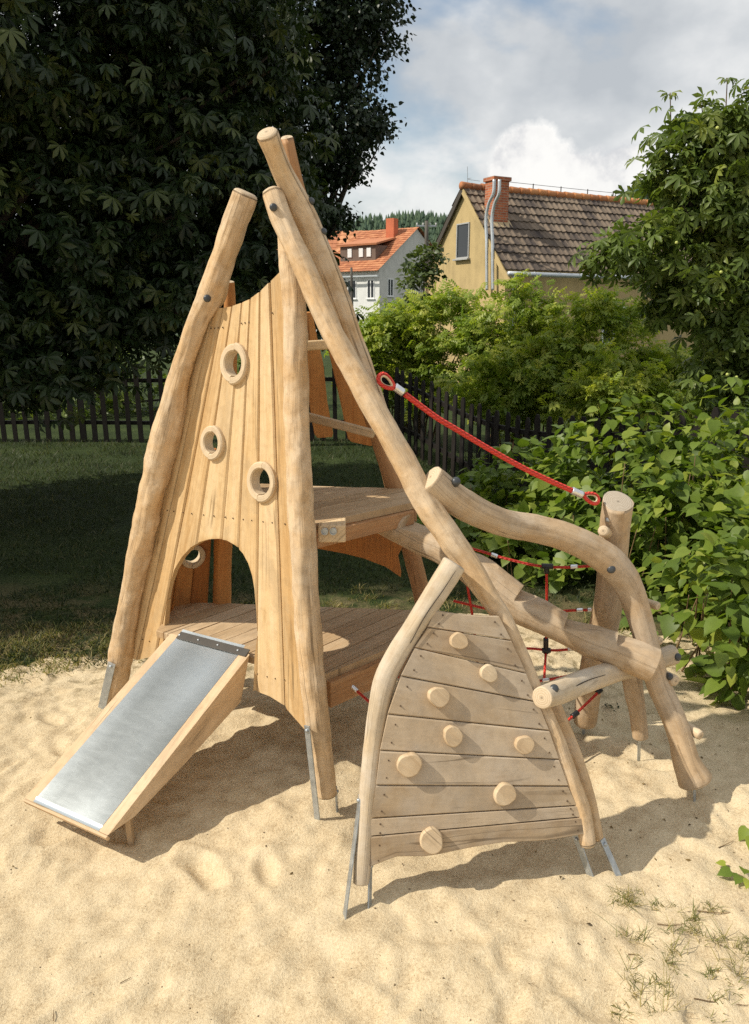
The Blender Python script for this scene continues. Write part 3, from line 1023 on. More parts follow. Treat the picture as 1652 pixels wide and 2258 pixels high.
V, Fc, U, R = merge([beam((-0.20, 3.005, 0.407), (0.44, 3.61, 0.407), (0, 0, 1), 0.035, 0.12, 0.004, .5, 6.0), beam((0.44, 3.61, 0.407), (0.38, 3.73, 0.407), (0, 0, 1), 0.03, 0.12, 0.004, .5, 7.0)])
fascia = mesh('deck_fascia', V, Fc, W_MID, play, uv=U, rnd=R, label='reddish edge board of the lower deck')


# --- slide
def at_z(u, v, z):
    d = ray(u, v)
    return CAM + d * ((z - HC) / d.z)


TL, TR = at_z(374, 1398, .53), at_z(553, 1441, .53)
BL, BR = at_z(58, 1757, .115), at_z(235, 1845, .115)
wdir = ((TR - TL).normalized() + (BR - BL).normalized()); wdir.z = 0; wdir.normalize()
W = ((TR - TL).length + (BR - BL).length) / 2
ctr_t, ctr_b = (TL + TR) / 2, (BL + BR) / 2
ldir = (ctr_b - ctr_t).normalized()
Ls = (ctr_b - ctr_t).length
up_s = wdir.cross(ldir)
if up_s.z < 0:
    up_s = -up_s
ct = 0.050
side0 = ctr_t + wdir * (W / 2)


def on_side(u, v):
    q_ = on_plane(u, v, side0, wdir) - side0
    return (q_.dot(ldir), q_.dot(up_s))


prof = [(0, 0), (Ls, 0)] + [on_side(u, v) for u, v in ((315, 1812), (421, 1690), (536, 1547))]
parts = []
for s in (1, -1):
    poly = [ctr_t + ldir * a + up_s * b + wdir * (s * W / 2) for a, b in prof]
    k = len(poly)
    cc_ = sum(poly, Vector()) / k
    e = 0.004
    ins = [p + (cc_ - p).normalized() * e for p in poly]
    V = [p + wdir * (-s * ct) for p in ins] + [p + wdir * (-s * (ct - e)) for p in poly] + [p - wdir * (s * e) for p in poly] + [p for p in ins]
    Fc = [list(range(k)), list(range(3 * k, 4 * k))]
    for j in range(3):
        Fc += [[j * k + i, (j + 1) * k + i, (j + 1) * k + (i + 1) % k, j * k + (i + 1) % k] for i in range(k)]
    U = [((q_ - ctr_t).dot(up_s) + (q_ - ctr_t).dot(wdir) + s, (q_ - ctr_t).dot(ldir)) for q_ in V]
    parts.append((V, Fc, U, [0.5 + .1 * s] * len(V)))
slide = mesh('slide', [ctr_t, ctr_t + wdir * .001, ctr_t + ldir * .001], [[0, 1, 2]], W_SLIDE, play, uv=[(0, 0)] * 3, rnd=[.5] * 3, label='short wooden slide with a steel chute')
# the slide's own mesh: supporting board under the sheet
V, Fc, U, R = beam(ctr_t + ldir * 0.03 - up_s * .022, ctr_b - ldir * .004 - up_s * .022, up_s, W - 2 * ct - .002, 0.03, 0.003, .4)
me_tmp = mesh('tmp', V, Fc, W_SLIDE, play, uv=U, rnd=R)
slide.data = me_tmp.data; bpy.data.objects.remove(me_tmp)
for pz in parts:
    o = mesh('slide_cheek', pz[0], pz[1], W_SLIDE, slide, uv=pz[2], rnd=pz[3]); recalc(o)
# steel sheet: turned up a little against the cheeks, lip at the foot, dark fixing strip at the head
V, U, Fc = [], [], []
half = W / 2 - ct
nx, ny = 9, 40
prf = [(-0.036, 0.004)] + [(0.002 + (Ls - .004) * j / (ny - 2), 0) for j in range(ny - 1)] + [(Ls + 0.002, -0.012)]
for a, b in prf:
    for i in range(nx):
        x = -half + 2 * half * i / (nx - 1)
        lift = 0.0025 * (abs(x) / half) ** 8
        V.append(ctr_t + ldir * a + wdir * x + up_s * (b + lift - 0.002 + 0.0012 * math.sin(a * 9) * (1 - (x / half) ** 2)))
        U.append((x, a))
for j in range(len(prf) - 1):
    for i in range(nx - 1):
        Fc.append([j * nx + i, j * nx + i + 1, (j + 1) * nx + i + 1, (j + 1) * nx + i])
o = mesh('steel_chute', V, Fc, STEEL, slide, smooth=True, uv=U, label='scuffed shiny steel slide sheet')
V, Fc, U, R = beam(ctr_t - ldir * 0.0 - wdir * (half - .002) + Vector((0, 0, .001)) + up_s * .003, ctr_t + wdir * (half + ct * .8) + up_s * .003, up_s, 0.040, 0.005, 0.001)
strip = mesh('fixing_strip', V, Fc, plain('dark_rubber_strip', (0.05, 0.043, 0.035), 0.6), slide, uv=U, label='dark fixing strip at the head of the chute')
for f in (.12, .37, .62, .87):
    bolt(strip, ctr_t + wdir * (W * (f - .5) * .98) + up_s * .005, up_s, 0.006, GALV, 'screw')
V, Fc, U, R = beam(ctr_b - wdir * (half + ct) - up_s * .012 + ldir * .006, ctr_b + wdir * (half + ct) - up_s * .012 + ldir * .006, up_s, 0.012, 0.022, 0.003, .5)
mesh('foot_board', V, Fc, W_SLIDE, slide, uv=U, rnd=R)
for p in (ctr_b - ldir * .16 + wdir * (W / 2 - .06), ctr_b - ldir * .16 - wdir * (W / 2 - .06)):
    V, Fc, U, R = beam(Vector((p.x, p.y, p.z - .06)), Vector((p.x + .01, p.y, -0.12)), (0, 1, 0), 0.022, 0.03, 0.002, .5)
    mesh('slide_foot', V, Fc, W_DECK, slide, uv=U, rnd=R)

# --- climbing wall
fa, fb, fc_ = P(796, 1944, YF(1944)), P(1297, 1858, YC(1858)), P(1000, 1246, YF(1246) + 0.0)
n_c = (fb - fa).cross(fc_ - fa).normalized()
if n_c.dot(CAM - fa) < 0:
    n_c = -n_c
hs = [((970, 1344), (1089, 1357)), ((953, 1382), (1116, 1411)), ((925, 1427), (1148, 1483)), ((895, 1489), (1174, 1546)), ((866, 1573), (1199, 1609)), ((849, 1652), (1220, 1672)),
      ((840, 1728), (1240, 1730)), ((829, 1801), (1259, 1773)), ((828, 1840), (1269, 1798)), ((823, 1907), (1280, 1835))]
bottom_curve = [(0, 0), (0.12, 14), (0.27, 3), (0.48, 9), (0.62, 9), (0.8, -1), (1, 0)]
cparts = []
for k in range(len(hs) - 1):
    (a0, a1), (b0, b1) = hs[k], hs[k + 1]
    nt_ = 16
    rows = []
    for s, dd in ((0, -.004), (.04, 0), (.96, 0), (1, -.004)):
        row = []
        for j in range(nt_ + 1):
            t = j / nt_
            sag = (1.8 * math.sin(math.pi * t) * (1 if k % 2 else -1))
            ax_, ay_ = a0[0] - 12 + (a1[0] - a0[0] + 20) * t, a0[1] + (a1[1] - a0[1]) * t + 0.9
            bx_, by_ = b0[0] - 12 + (b1[0] - b0[0] + 20) * t, b0[1] + (b1[1] - b0[1]) * t - 0.9
            if k == len(hs) - 2:
                by_ -= interp(bottom_curve, t)
                bx_ += 4 * (1 - t)
            if k == 0:
                ay_ += 3.5 * math.sin(math.pi * t)
            u, v = ax_ + (bx_ - ax_) * s, ay_ + (by_ - ay_) * s
            row.append((u, v, dd))
        rows.append(row)
    jit = random.uniform(-.002, .002)
    V, U, Fc = [], [], []
    m = nt_ + 1
    rl = random.random()
    for side in (0, 1):
        for ci, row in enumerate(rows):
            for j, (u, v, dd) in enumerate(row):
                q = on_plane(u, v, fa, n_c) + n_c * (0.020 + jit + dd if side == 0 else -0.008)
                V.append(q); U.append((ci * 0.028 + k * 1.7, q.x * 1.05 + k * 2.9))
    o_ = 4 * m
    for ci in range(3):
        for j in range(nt_):
            a, b, c, d = ci * m + j, (ci + 1) * m + j, (ci + 1) * m + j + 1, ci * m + j + 1
            Fc.append([a, b, c, d]); Fc.append([a + o_, d + o_, c + o_, b + o_])
    for j in range(nt_):
        Fc.append([j, j + 1, j + 1 + o_, j + o_]); e = 3 * m
        Fc.append([e + j, e + j + o_, e + j + 1 + o_, e + j + 1])
    for ci in range(3):
        a, b = ci * m, (ci + 1) * m
        Fc.append([a, a + o_, b + o_, b]); a += nt_; b += nt_
        Fc.append([a, b, b + o_, a + o_])
    cparts.append((V, Fc, U, [rl] * len(V)))
V, Fc, U, R = merge(cparts)
cwall = mesh('climbing_wall', V, Fc, W_GREY, play, uv=U, rnd=R, label='leaning wall of horizontal grey-brown boards')
recalc(cwall)
for i, (u, v, r, t) in enumerate(((1014, 1414, 20, .036), (1080, 1486, 20, .036), (970, 1538, 24, .036), (1001, 1625, 23, .036), (1159, 1644, 21.5, .036), (904, 1689, 28, .042), (1116, 1754, 25.5, .042), (953, 1856, 28, .042))):
    q = on_plane(u, v, fa, n_c) + n_c * 0.045
    q = on_plane(u, v, q, n_c)
    rr = r / F * depth(q) * 0.97
    ph = random.random() * 6
    nz = random.choice((6, 7, 8))
    wob = lambda th, ph=ph, nz=nz: 1 + 0.016 * math.cos(nz * th + ph) + 0.06 * math.cos(2 * th + ph * 2) + .04 * math.cos(3 * th + ph)
    tilt = (n_c + Vector((random.uniform(-.06, .06), random.uniform(-.06, .06), random.uniform(-.06, .06)))).normalized()
    V, Fc, U, _ = disc_stack(q, tilt, [rr * .95, rr * .98, rr, rr * .985, rr * .94, rr * .885], [-0.044, -0.022, -0.009, -0.004, -0.0008, 0.0], 32, wob)
    o = mesh('climbing_hold', V, Fc, W_HOLD, cwall, uv=[(a + i, b + i) for a, b in U], rnd=[random.random()] * len(V))
    m2 = o.data
    for p_ in m2.polygons:
        p_.use_smooth = len(p_.vertices) == 4
parts = []
cn = []
for k in range(len(hs) - 1):
    (a0, a1), (b0, b1) = hs[k], hs[k + 1]
    for f in (.25, .75):
        cn.append((a0[0] + (b0[0] - a0[0]) * f + 8, a0[1] + (b0[1] - a0[1]) * f + 2))
        cn.append((a1[0] + (b1[0] - a1[0]) * f - 8, a1[1] + (b1[1] - a1[1]) * f))
nails(cn, fa, n_c, 0.0215)
V, Fc, U, R = merge(parts)
append_to(cwall, V, Fc, NAIL)

# --- steel ground anchors
def anchor(parent, p, q, wpx, thk=0.006, face=(0.2, -1, 0), label=None):
    p, q = P(*p), P(*q)
    ax = (q - p).normalized()
    wd = wpx / F * depth(q)
    nrm = Vector(face); nrm = (nrm - ax * nrm.dot(ax)).normalized()
    q = q + ax * 0.10
    V, Fc, U, _ = box_axes((p + q) / 2, ax, nrm.cross(ax).normalized(), nrm, (q - p).length / 2, wd / 2, thk / 2, 0.0015)
    o = mesh('ground_anchor', V, Fc, GALV, parent, uv=U, label=label)
    bolt(o, p + ax * .02 + nrm * (thk / 2), nrm, 0.008, GALV)
    return o


anchor(post_a, (247, 1462, 3.61), (226, 1556, 3.62), 19, face=(-.3, -1, .1))
anchor(post_b, (677, 1600, 2.76), (702, 1824, 2.70), 15, face=(-.7, -1, 0), label='galvanised strip outside the upright post')
anchor(post_b, (741, 1735, 2.80), (744, 1796, 2.78), 9, face=(1, -.3, 0))
anchor(post_f, (795, 1752, 2.36), (760, 2022, 2.20), 15, face=(-1, -.5, 0))
anchor(post_f, (817, 1895, 2.31), (815, 2002, 2.24), 14, face=(1, -.6, 0))
anchor(post_c, (1268, 1838, 2.46), (1302, 1932, 2.40), 16, face=(-.8, -1, 0))
anchor(post_c, (1328, 1850, 2.46), (1362, 1927, 2.41), 17, face=(.8, -.9, 0))
anchor(post_l, (1286, 1570, 3.37), (1287, 1626, 3.38), 6)
anchor(post_m, (1411, 1600, 3.12), (1409, 1662, 3.14), 7)
anchor(rail_k, (1531, 1722, 2.86), (1532, 1782, 2.83), 8, face=(.8, -1, 0))

# --- ropes
rope_r = 0.0112
main = [(893, 869, 2.96), (925, 893, 2.97), (965, 922, 2.98), (1010, 949, 3.0), (1060, 979, 3.02), (1110, 1008, 3.04), (1160, 1035, 3.06), (1210, 1059, 3.08), (1262, 1082, 3.10)]
V, Fc, U, _ = tube([P(*p) for p in main], rope_r, 12, 90)
rope = mesh('climbing_rope', V, Fc, ROPE, play, smooth=True, uv=U, label='thick red rope sagging from the tower to the post')


def eye(parent, c, d, a, b, r, nrm):
    d = Vector(d).normalized(); nrm = Vector(nrm); nrm = (nrm - d * nrm.dot(d)).normalized(); e = nrm.cross(d)
    pts = []
    for i in range(24):
        t = 2 * math.pi * i / 24
        x = a * math.cos(t); y = b * math.sin(t) * (1 - 0.35 * math.cos(t)) * 1.1
        pts.append(c + d * x + e * y)
    for rad, mat, sc_, nm in ((r, ROPE, 1.0, 'rope_eye'), (r * .45, CREAM, 0.74, 'thimble')):
        V, U, seg = [], [], 10
        for i in range(24):
            p0, p1 = pts[i - 1], pts[(i + 1) % 24]
            t_ = (p1 - p0).normalized(); o1 = nrm; o2 = t_.cross(nrm).normalized()
            pc_ = c + (pts[i] - c) * sc_
            for k in range(seg):
                g = 2 * math.pi * k / seg
                V.append(pc_ + o1 * (rad * (1.6 if nm == 'thimble' else 1) * math.cos(g)) + o2 * (rad * math.sin(g))); U.append((k / seg, i * .011))
        Fc = [[i * seg + k, i * seg + (k + 1) % seg, ((i + 1) % 24) * seg + (k + 1) % seg, ((i + 1) % 24) * seg + k] for i in range(24) for k in range(seg)]
        o = mesh(nm, V, Fc, mat, parent, smooth=True, uv=U); recalc(o)


def ferrule(parent, p, q, r, mat=ALU, name='ferrule'):
    V, Fc, U, _ = tube([p, (Vector(p) + Vector(q)) / 2, q], r, 14, 8)
    return mesh(name, V, Fc, mat, parent, smooth=True, uv=U)


e1, e2 = P(852, 842, 2.93), P(1304, 1098, 3.12)
d1 = P(893, 869, 2.96) - P(870, 852, 2.95)
d2 = P(1304, 1098, 3.12) - P(1262, 1082, 3.10)
eye(rope, e1, d1, 0.036, 0.020, 0.0085, (0.1, -0.8, 0.6))
eye(rope, e2, -d2, 0.036, 0.017, 0.0085, (0.1, -0.9, 0.45))
ferrule(rope, P(870, 852, 2.948), P(889, 866, 2.958), 0.0155)
ferrule(rope, P(1261, 1081, 3.10), P(1284, 1091, 3.11), 0.0155)

net_r = 0.0062
strands = [
    ('net_rope', [(948, 1182, 3.44), (1000, 1198, 3.4), (1055, 1214, 3.38), (1120, 1233, 3.34), (1190, 1248, 3.31), (1250, 1251, 3.28), (1315, 1247, 3.26)]),
    ('net_rope', [(1000, 1325, 3.46), (1090, 1345, 3.42), (1200, 1352, 3.37), (1262, 1346, 3.33), (1312, 1345, 3.30)]),
    ('net_rope', [(1020, 1425, 3.50), (1100, 1432, 3.46), (1170, 1430, 3.42), (1215, 1434, 3.40), (1262, 1431, 3.38), (1312, 1420, 3.34)]),
    ('net_rope', [(822, 1466, 3.23), (860, 1486, 3.22), (960, 1508, 3.2), (1090, 1512, 3.2), (1200, 1500, 3.22), (1300, 1480, 3.30)]),
    ('net_rope', [(760, 1499, 3.10), (800, 1535, 3.06), (830, 1561, 3.04), (900, 1610, 3.0), (1020, 1655, 3.0), (1140, 1650, 3.02), (1235, 1601, 3.12), (1325, 1522, 3.28)]),
    ('net_rope', [(1028, 1208, 3.39), (1031, 1290, 3.42), (1040, 1345, 3.44), (1050, 1430, 3.49), (1058, 1512, 3.2)]),
    ('net_rope', [(1205, 1248, 3.30), (1206, 1320, 3.35), (1205, 1400, 3.39), (1204, 1432, 3.41), (1200, 1500, 3.22)]),
]
net = None
for nm, pts in strands:
    V, Fc, U, _ = tube([P(*p) for p in pts], net_r, 8, 50)
    if net is None:
        net = mesh('rope_net', V, Fc, ROPE, play, smooth=True, uv=U, label='net of thin red ropes behind the climbing wall')
    else:
        mesh('net_rope', V, Fc, ROPE, net, smooth=True, uv=U)
for a, b in (((1083, 1222, 3.36), (1097, 1227, 3.355)), ((1258, 1250, 3.275), (1274, 1249, 3.27)), ((1272, 1346, 3.32), (1286, 1345, 3.31)), ((1296, 1345, 3.30), (1304, 1345, 3.30)),
             ((1252, 1431, 3.38), (1264, 1430, 3.375)), ((775, 1512, 3.085), (788, 1524, 3.075)), ((828, 1470, 3.225), (842, 1478, 3.22)), ((1196, 1501, 3.21), (1210, 1499, 3.22))):
    ferrule(net, P(*a), P(*b), 0.0098)
for a, b in (((1194, 1248, 3.30), (1220, 1249, 3.29)), ((1205, 1250, 3.29), (1206, 1262, 3.3)), ((1204, 1408, 3.39), (1204, 1440, 3.41)), ((1196, 1434, 3.40), (1214, 1434, 3.40)), ((1022, 1206, 3.39), (1034, 1209, 3.39)),
             ((760, 1499, 3.09), (768, 1506, 3.09)), ((819, 1464, 3.23), (826, 1469, 3.225)), ((1262, 1580, 3.16), (1274, 1571, 3.18)), ((1316, 1527, 3.27), (1326, 1520, 3.28))):
    ferrule(net, P(*a), P(*b), 0.0125, BLACKP, 'rope_connector')

# ------------------------------------------------------------------ terrain
def edge_y(x):
    return 4.25 + 0.75 * sstep(-1.7, -0.2, x) - 0.2 * sstep(1.0, 2.0, x) + 0.35 * vn(np.asarray(x) * 1.3, np.asarray(x) * 0 + 4.2, 3) + 0.12 * vn(np.asarray(x) * 5, np.asarray(x) * 0 + 9, 5)


def land(x, y):
    x = np.asarray(x, float); y = np.asarray(y, float)
    return -0.42 * sstep(0.1, 1.6, x) * sstep(6.5, 9.5, y) - 1.2 * sstep(28, 60, y) + 0.05 * vn(x * .5, y * .5, 8) * sstep(4, 6, y)


def axis(pts):
    """spacing list: [(start, stop, step), ...]"""
    out = []
    for a, b, s_ in pts:
        out += list(np.arange(a, b - 1e-6, s_))
    return np.array(out + [pts[-1][1]])


def grid(name, xs, ys, zf, mat, kind='structure', smooth=True, **tags):
    X, Y = np.meshgrid(xs, ys, indexing='ij')
    Z = zf(X, Y)
    V = np.stack([X, Y, Z], -1).reshape(-1, 3)
    i, j = np.meshgrid(np.arange(len(xs) - 1), np.arange(len(ys) - 1), indexing='ij')
    a = (i * len(ys) + j).ravel(); b = a + len(ys)
    T = np.stack([a, b, b + 1, a + 1], -1)
    return bigmesh(name, V, T, mat, nside=4, smooth=smooth, kind=kind, **tags)


_fp = np.random.default_rng(91)
PITS = [(_fp.uniform(-2.2, 2.2), 1.2 + 3.0 * _fp.random() ** 1.2, _fp.uniform(0, 3.14), _fp.uniform(.6, 1.25), _fp.uniform(.006, .021)) for _ in range(130)]


def pits(x, y):
    """trodden footprints: a sole-long hollow with a raised rim"""
    z = np.zeros_like(np.asarray(x, float))
    for px, py, a, s_, dp in PITS:
        dx, dy = x - px, y - py
        m = (np.abs(dx) < .3) & (np.abs(dy) < .3)
        if not np.any(m):
            continue
        dx, dy = np.where(m, dx, 9), np.where(m, dy, 9)
        u = (dx * math.cos(a) + dy * math.sin(a)) / (.105 * s_); v = (-dx * math.sin(a) + dy * math.cos(a)) / (.045 * s_)
        r2 = u * u + v * v
        z += -dp * np.exp(-r2 ** 1.5) + dp * .45 * np.exp(-((np.sqrt(r2) - 1.45) / .35) ** 2)
    return z


def sand_z(x, y):
    x = np.asarray(x, float); y = np.asarray(y, float)
    z = pits(x, y) + 0.040 * vn(x * 1.7, y * 1.9, 1) + 0.022 * vn(x * 4.6 + .3 * y, y * 4.4, 2) + 0.021 * vn(x * 10, y * 9, 3) + 0.018 * vn(x * 21, y * 20, 4) + 0.007 * vn(x * 39, y * 37, 7) + 0.003 * vn(x * 60, y * 60, 6)
    z = z - 0.035 * np.exp(-((x + 1.15) ** 2 + (y - 2.45) ** 2) / .18)      # scooped hollow at the slide's foot
    d = y - edge_y(x)
    return z * (1 - sstep(-.3, .1, d)) - 0.25 * sstep(-0.25, 0.9, d) + 0.0


def lawn_z(x, y):
    d = y - edge_y(x)
    return land(x, y) + 0.014 + 0.022 * vn(x * 6, y * 6, 12) + 0.006 * vn(x * 25, y * 25, 13) - 0.3 * (1 - sstep(-0.9, 0.05, d))


def sand_mat():
    m, nt, bs = new_mat('playground_sand')
    ob = nt.nodes.new('ShaderNodeTexCoord'); v = ob.outputs['Object']
    g = noise(nt, v, 260, 3, 0.75)
    g2 = noise(nt, v, 95, 4, 0.7)
    md = noise(nt, v, 9, 5, 0.62)
    lg = noise(nt, v, 1.6, 4, 0.55)
    t = math_n(nt, 'ADD', math_n(nt, 'MULTIPLY', g, 0.34), math_n(nt, 'MULTIPLY', g2, 0.30))
    t = math_n(nt, 'ADD', t, math_n(nt, 'MULTIPLY', md, 0.24))
    t = math_n(nt, 'ADD', t, math_n(nt, 'MULTIPLY', lg, 0.12))
    c = ramp(nt, t, [(0.36, (0.29, 0.20, 0.11)), (0.465, (0.575, 0.455, 0.285)), (0.56, (0.71, 0.585, 0.39))])
    for sc_, lo, hi, col, f in ((52, .07, .12, (0.16, 0.11, 0.06), .75), (21, .035, .06, (0.07, 0.05, 0.03), .85), (70, .10, .15, (0.85, 0.75, 0.58), .4)):
        vo = nt.nodes.new('ShaderNodeTexVoronoi'); vo.inputs['Scale'].default_value = sc_
        nt.links.new(mapping(nt, v, (1, 1, .3), (sc_ * .1, 0, 0)), vo.inputs['Vector'])
        s_ = nt.nodes.new('ShaderNodeSeparateColor'); nt.links.new(vo.outputs['Color'], s_.inputs[0])
        pick = math_n(nt, 'GREATER_THAN', s_.outputs[0], 0.80)
        k = ramp(nt, vo.outputs['Distance'], [(lo, (1, 1, 1)), (hi, (0, 0, 0))])
        c = mixc(nt, math_n(nt, 'MULTIPLY', math_n(nt, 'MULTIPLY', pick, k), f), c, col)
    # dark litter worked into the sand near the hedge and the lawn edge
    sp = nt.nodes.new('ShaderNodeSeparateXYZ'); nt.links.new(v, sp.inputs[0])
    near = math_n(nt, 'MULTIPLY', math_n(nt, 'SUBTRACT', sp.outputs[1], 3.3), 1.2, clamp=True)
    lit = ramp(nt, noise(nt, v, 14, 6, 0.7), [(0.50, (0, 0, 0)), (0.62, (1, 1, 1))])
    c = mixc(nt, math_n(nt, 'MULTIPLY', math_n(nt, 'MULTIPLY', near, lit), 0.75), c, (0.20, 0.15, 0.07))
    nt.links.new(c, bs.inputs['Base Color'])
    bs.inputs['Roughness'].default_value = 0.95
    bs.inputs['Specular IOR Level'].default_value = 0.15
    h = math_n(nt, 'ADD', math_n(nt, 'MULTIPLY', g, 0.35), math_n(nt, 'ADD', math_n(nt, 'MULTIPLY', g2, 0.6), md))
    bump(nt, h, 0.75, 0.012, bs)
    return m


def lawn_mat():
    m, nt, bs = new_mat('lawn_soil_and_grass')
    ob = nt.nodes.new('ShaderNodeTexCoord'); v = ob.outputs['Object']
    a = noise(nt, v, 40, 5, 0.7); b = noise(nt, v, 1.3, 4, 0.6); f = noise(nt, v, 150, 3, .7)
    t = math_n(nt, 'ADD', math_n(nt, 'MULTIPLY', a, 0.5), math_n(nt, 'ADD', math_n(nt, 'MULTIPLY', b, 0.3), math_n(nt, 'MULTIPLY', f, .2)))
    c = ramp(nt, t, [(0.38, (0.018, 0.026, 0.010)), (0.50, (0.036, 0.054, 0.017)), (0.62, (0.075, 0.095, 0.03))])
    sp = nt.nodes.new('ShaderNodeSeparateXYZ'); nt.links.new(v, sp.inputs[0])
    edge = math_n(nt, 'MULTIPLY', math_n(nt, 'SUBTRACT', 5.7, sp.outputs[1]), 0.9, clamp=True)
    bare = ramp(nt, noise(nt, v, 3.2, 6, 0.7), [(0.44, (0, 0, 0)), (0.58, (1, 1, 1))])
    c = mixc(nt, math_n(nt, 'MULTIPLY', edge, bare), c, ramp(nt, f, [(.35, (0.12, 0.085, 0.045)), (.65, (0.34, 0.26, 0.14))]))
    nt.links.new(c, bs.inputs['Base Color'])
    bs.inputs['Roughness'].default_value = 0.9
    bs.inputs['Specular IOR Level'].default_value = 0.1
    bump(nt, t, 1.0, 0.04, bs)
    return m


SAND, LAWN = sand_mat(), lawn_mat()
grid('sand', axis([(-40, -6, 4), (-6, -2.6, .2), (-2.6, 2.9, .017), (2.9, 6, .2), (6, 40, 4)]), axis([(-12, 0, 1.5), (0, 1.2, .3), (1.2, 4.9, .018), (4.9, 6.4, .1)]), sand_z, SAND)
grid('lawn', axis([(-300, -40, 40), (-40, -8, 4), (-8, -4, .25), (-4, 4, .05), (4, 8, .25), (8, 40, 4), (40, 300, 40)]),
     axis([(3.0, 6.5, .05), (6.5, 13, .15), (13, 30, 1.0), (30, 90, 6), (90, 420, 30)]), lawn_z, LAWN)


# ------------------------------------------------------------------ leaves
def leaf_mat(name, cols, trans=0.35, rough=0.45, tcol=None):
    m, nt, bs = new_mat(name)
    c = ramp(nt, attr(nt), cols)
    ob = nt.nodes.new('ShaderNodeTexCoord')
    vn_ = noise(nt, ob.outputs['Object'], 30, 3)
    c = mixc(nt, 0.25, c, ramp(nt, vn_, [(0.3, (0.6, 0.6, 0.6)), (0.7, (1.3, 1.3, 1.2))]), 'MULTIPLY')
    nt.links.new(c, bs.inputs['Base Color'])
    bs.inputs['Roughness'].default_value = rough
    bs.inputs['Specular IOR Level'].default_value = 0.35
    tr = nt.nodes.new('ShaderNodeBsdfTranslucent')
    tcn = mixc(nt, 1.0, c, tcol or (1.5, 1.6, 0.6), 'MULTIPLY')
    nt.links.new(tcn, tr.inputs[0])
    mx = nt.nodes.new('ShaderNodeMixShader'); mx.inputs[0].default_value = trans
    out = nt.nodes['Material Output']
    nt.links.new(bs.outputs[0], mx.inputs[1]); nt.links.new(tr.outputs[0], mx.inputs[2])
    nt.links.new(mx.outputs[0], out.inputs[0])
    return m


def leaflet(l=1.0, wd=0.17, fold=0.05, curl=0.12, wide=.62):
    V = [(0, 0, 0), (0, .6 * l, 0), (0, l, -curl * l), (wd * l, wide * l, fold * l), (-wd * l, wide * l, fold * l), (wd * .55 * l, .28 * l, fold * .6 * l), (-wd * .55 * l, .28 * l, fold * .6 * l)]
    T = [(0, 5, 1), (5, 3, 1), (3, 2, 1), (0, 1, 6), (6, 1, 4), (4, 1, 2)]
    return np.array(V, float), np.array(T)


def place(V, rotz, loc=(0, 0, 0), pitch=0.0, scale=1.0):
    V = V * scale
    c, s = math.cos(pitch), math.sin(pitch)
    V = np.stack([V[:, 0], V[:, 1] * c - V[:, 2] * s, V[:, 1] * s + V[:, 2] * c], -1)
    c, s = math.cos(rotz), math.sin(rotz)
    V = np.stack([V[:, 0] * c - V[:, 1] * s, V[:, 0] * s + V[:, 1] * c, V[:, 2]], -1)
    return V + np.array(loc)


def tmpl(parts):
    V, T, n = [], [], 0
    for v, t in parts:
        V.append(v); T.append(t + n); n += len(v)
    return np.concatenate(V), np.concatenate(T)


def palmate(k=6, droop=-0.35):
    ps = []
    for i in range(k):
        a = (i / (k - 1) - .5) * 3.9
        v, t = leaflet(1.0, 0.17, 0.05, 0.16, .68)
        sc_ = 1.0 - 0.28 * abs(i / (k - 1) - .5) * 2
        ps.append((place(v, -a, (0, 0, 0), droop, sc_), t))
    return tmpl(ps)


def pinnate(k=4):
    ps = []
    v, t = leaflet(.42, .22, .04, .2)
    ps.append((place(v, 0, (0, .75, -.05), -.2), t))
    for i in range(k):
        y = .12 + .62 * i / (k - 1)
        for s in (1, -1):
            ps.append((place(v, -s * 1.05, (0, y, -.06 * y), -.25, .85 + .2 * math.sin(3.1 * y)), t))
    return tmpl(ps)


def heart():
    """ovate leaf with a cut base, folded along the midrib"""
    o = [(0, 0.03), (.20, -.02), (.36, .12), (.40, .34), (.30, .62), (.13, .84), (0, 1.05)]
    V = [(0, .03, 0), (0, .35, -.02), (0, .7, -.05), (0, 1.05, -.16)]
    f = 0.16
    for s in (1, -1):
        for x, y in o[1:-1]:
            V.append((s * x, y, f * x - .14 * y * y))
    T = []
    for s, b in ((0, 4), (1, 9)):
        q = [(0, b, b + 1), (0, b + 1, 1), (1, b + 1, b + 2), (1, b + 2, 2), (2, b + 2, b + 3), (2, b + 3, b + 4), (2, b + 4, 3)]
        T += [(a, c, d) if s == 0 else (a, d, c) for a, c, d in q]
    return np.array(V, float), np.array(T)


def nrm(a):
    return a / (np.linalg.norm(a, axis=-1, keepdims=True) + 1e-9)


def instance(T_, pos, d, n, size, jitter=0.0):
    V0, F0 = T_
    d = nrm(d)
    z = nrm(n - d * (n * d).sum(-1, keepdims=True))
    x = np.cross(d, z)
    R = np.stack([x, d, z], -1)                     # columns
    V = np.einsum('nij,vj->nvi', R, V0) * size[:, None, None] + pos[:, None, :]
    k = len(V0)
    Fc = F0[None] + (np.arange(len(pos)) * k)[:, None, None]
    return V.reshape(-1, 3), Fc.reshape(-1, 3), k


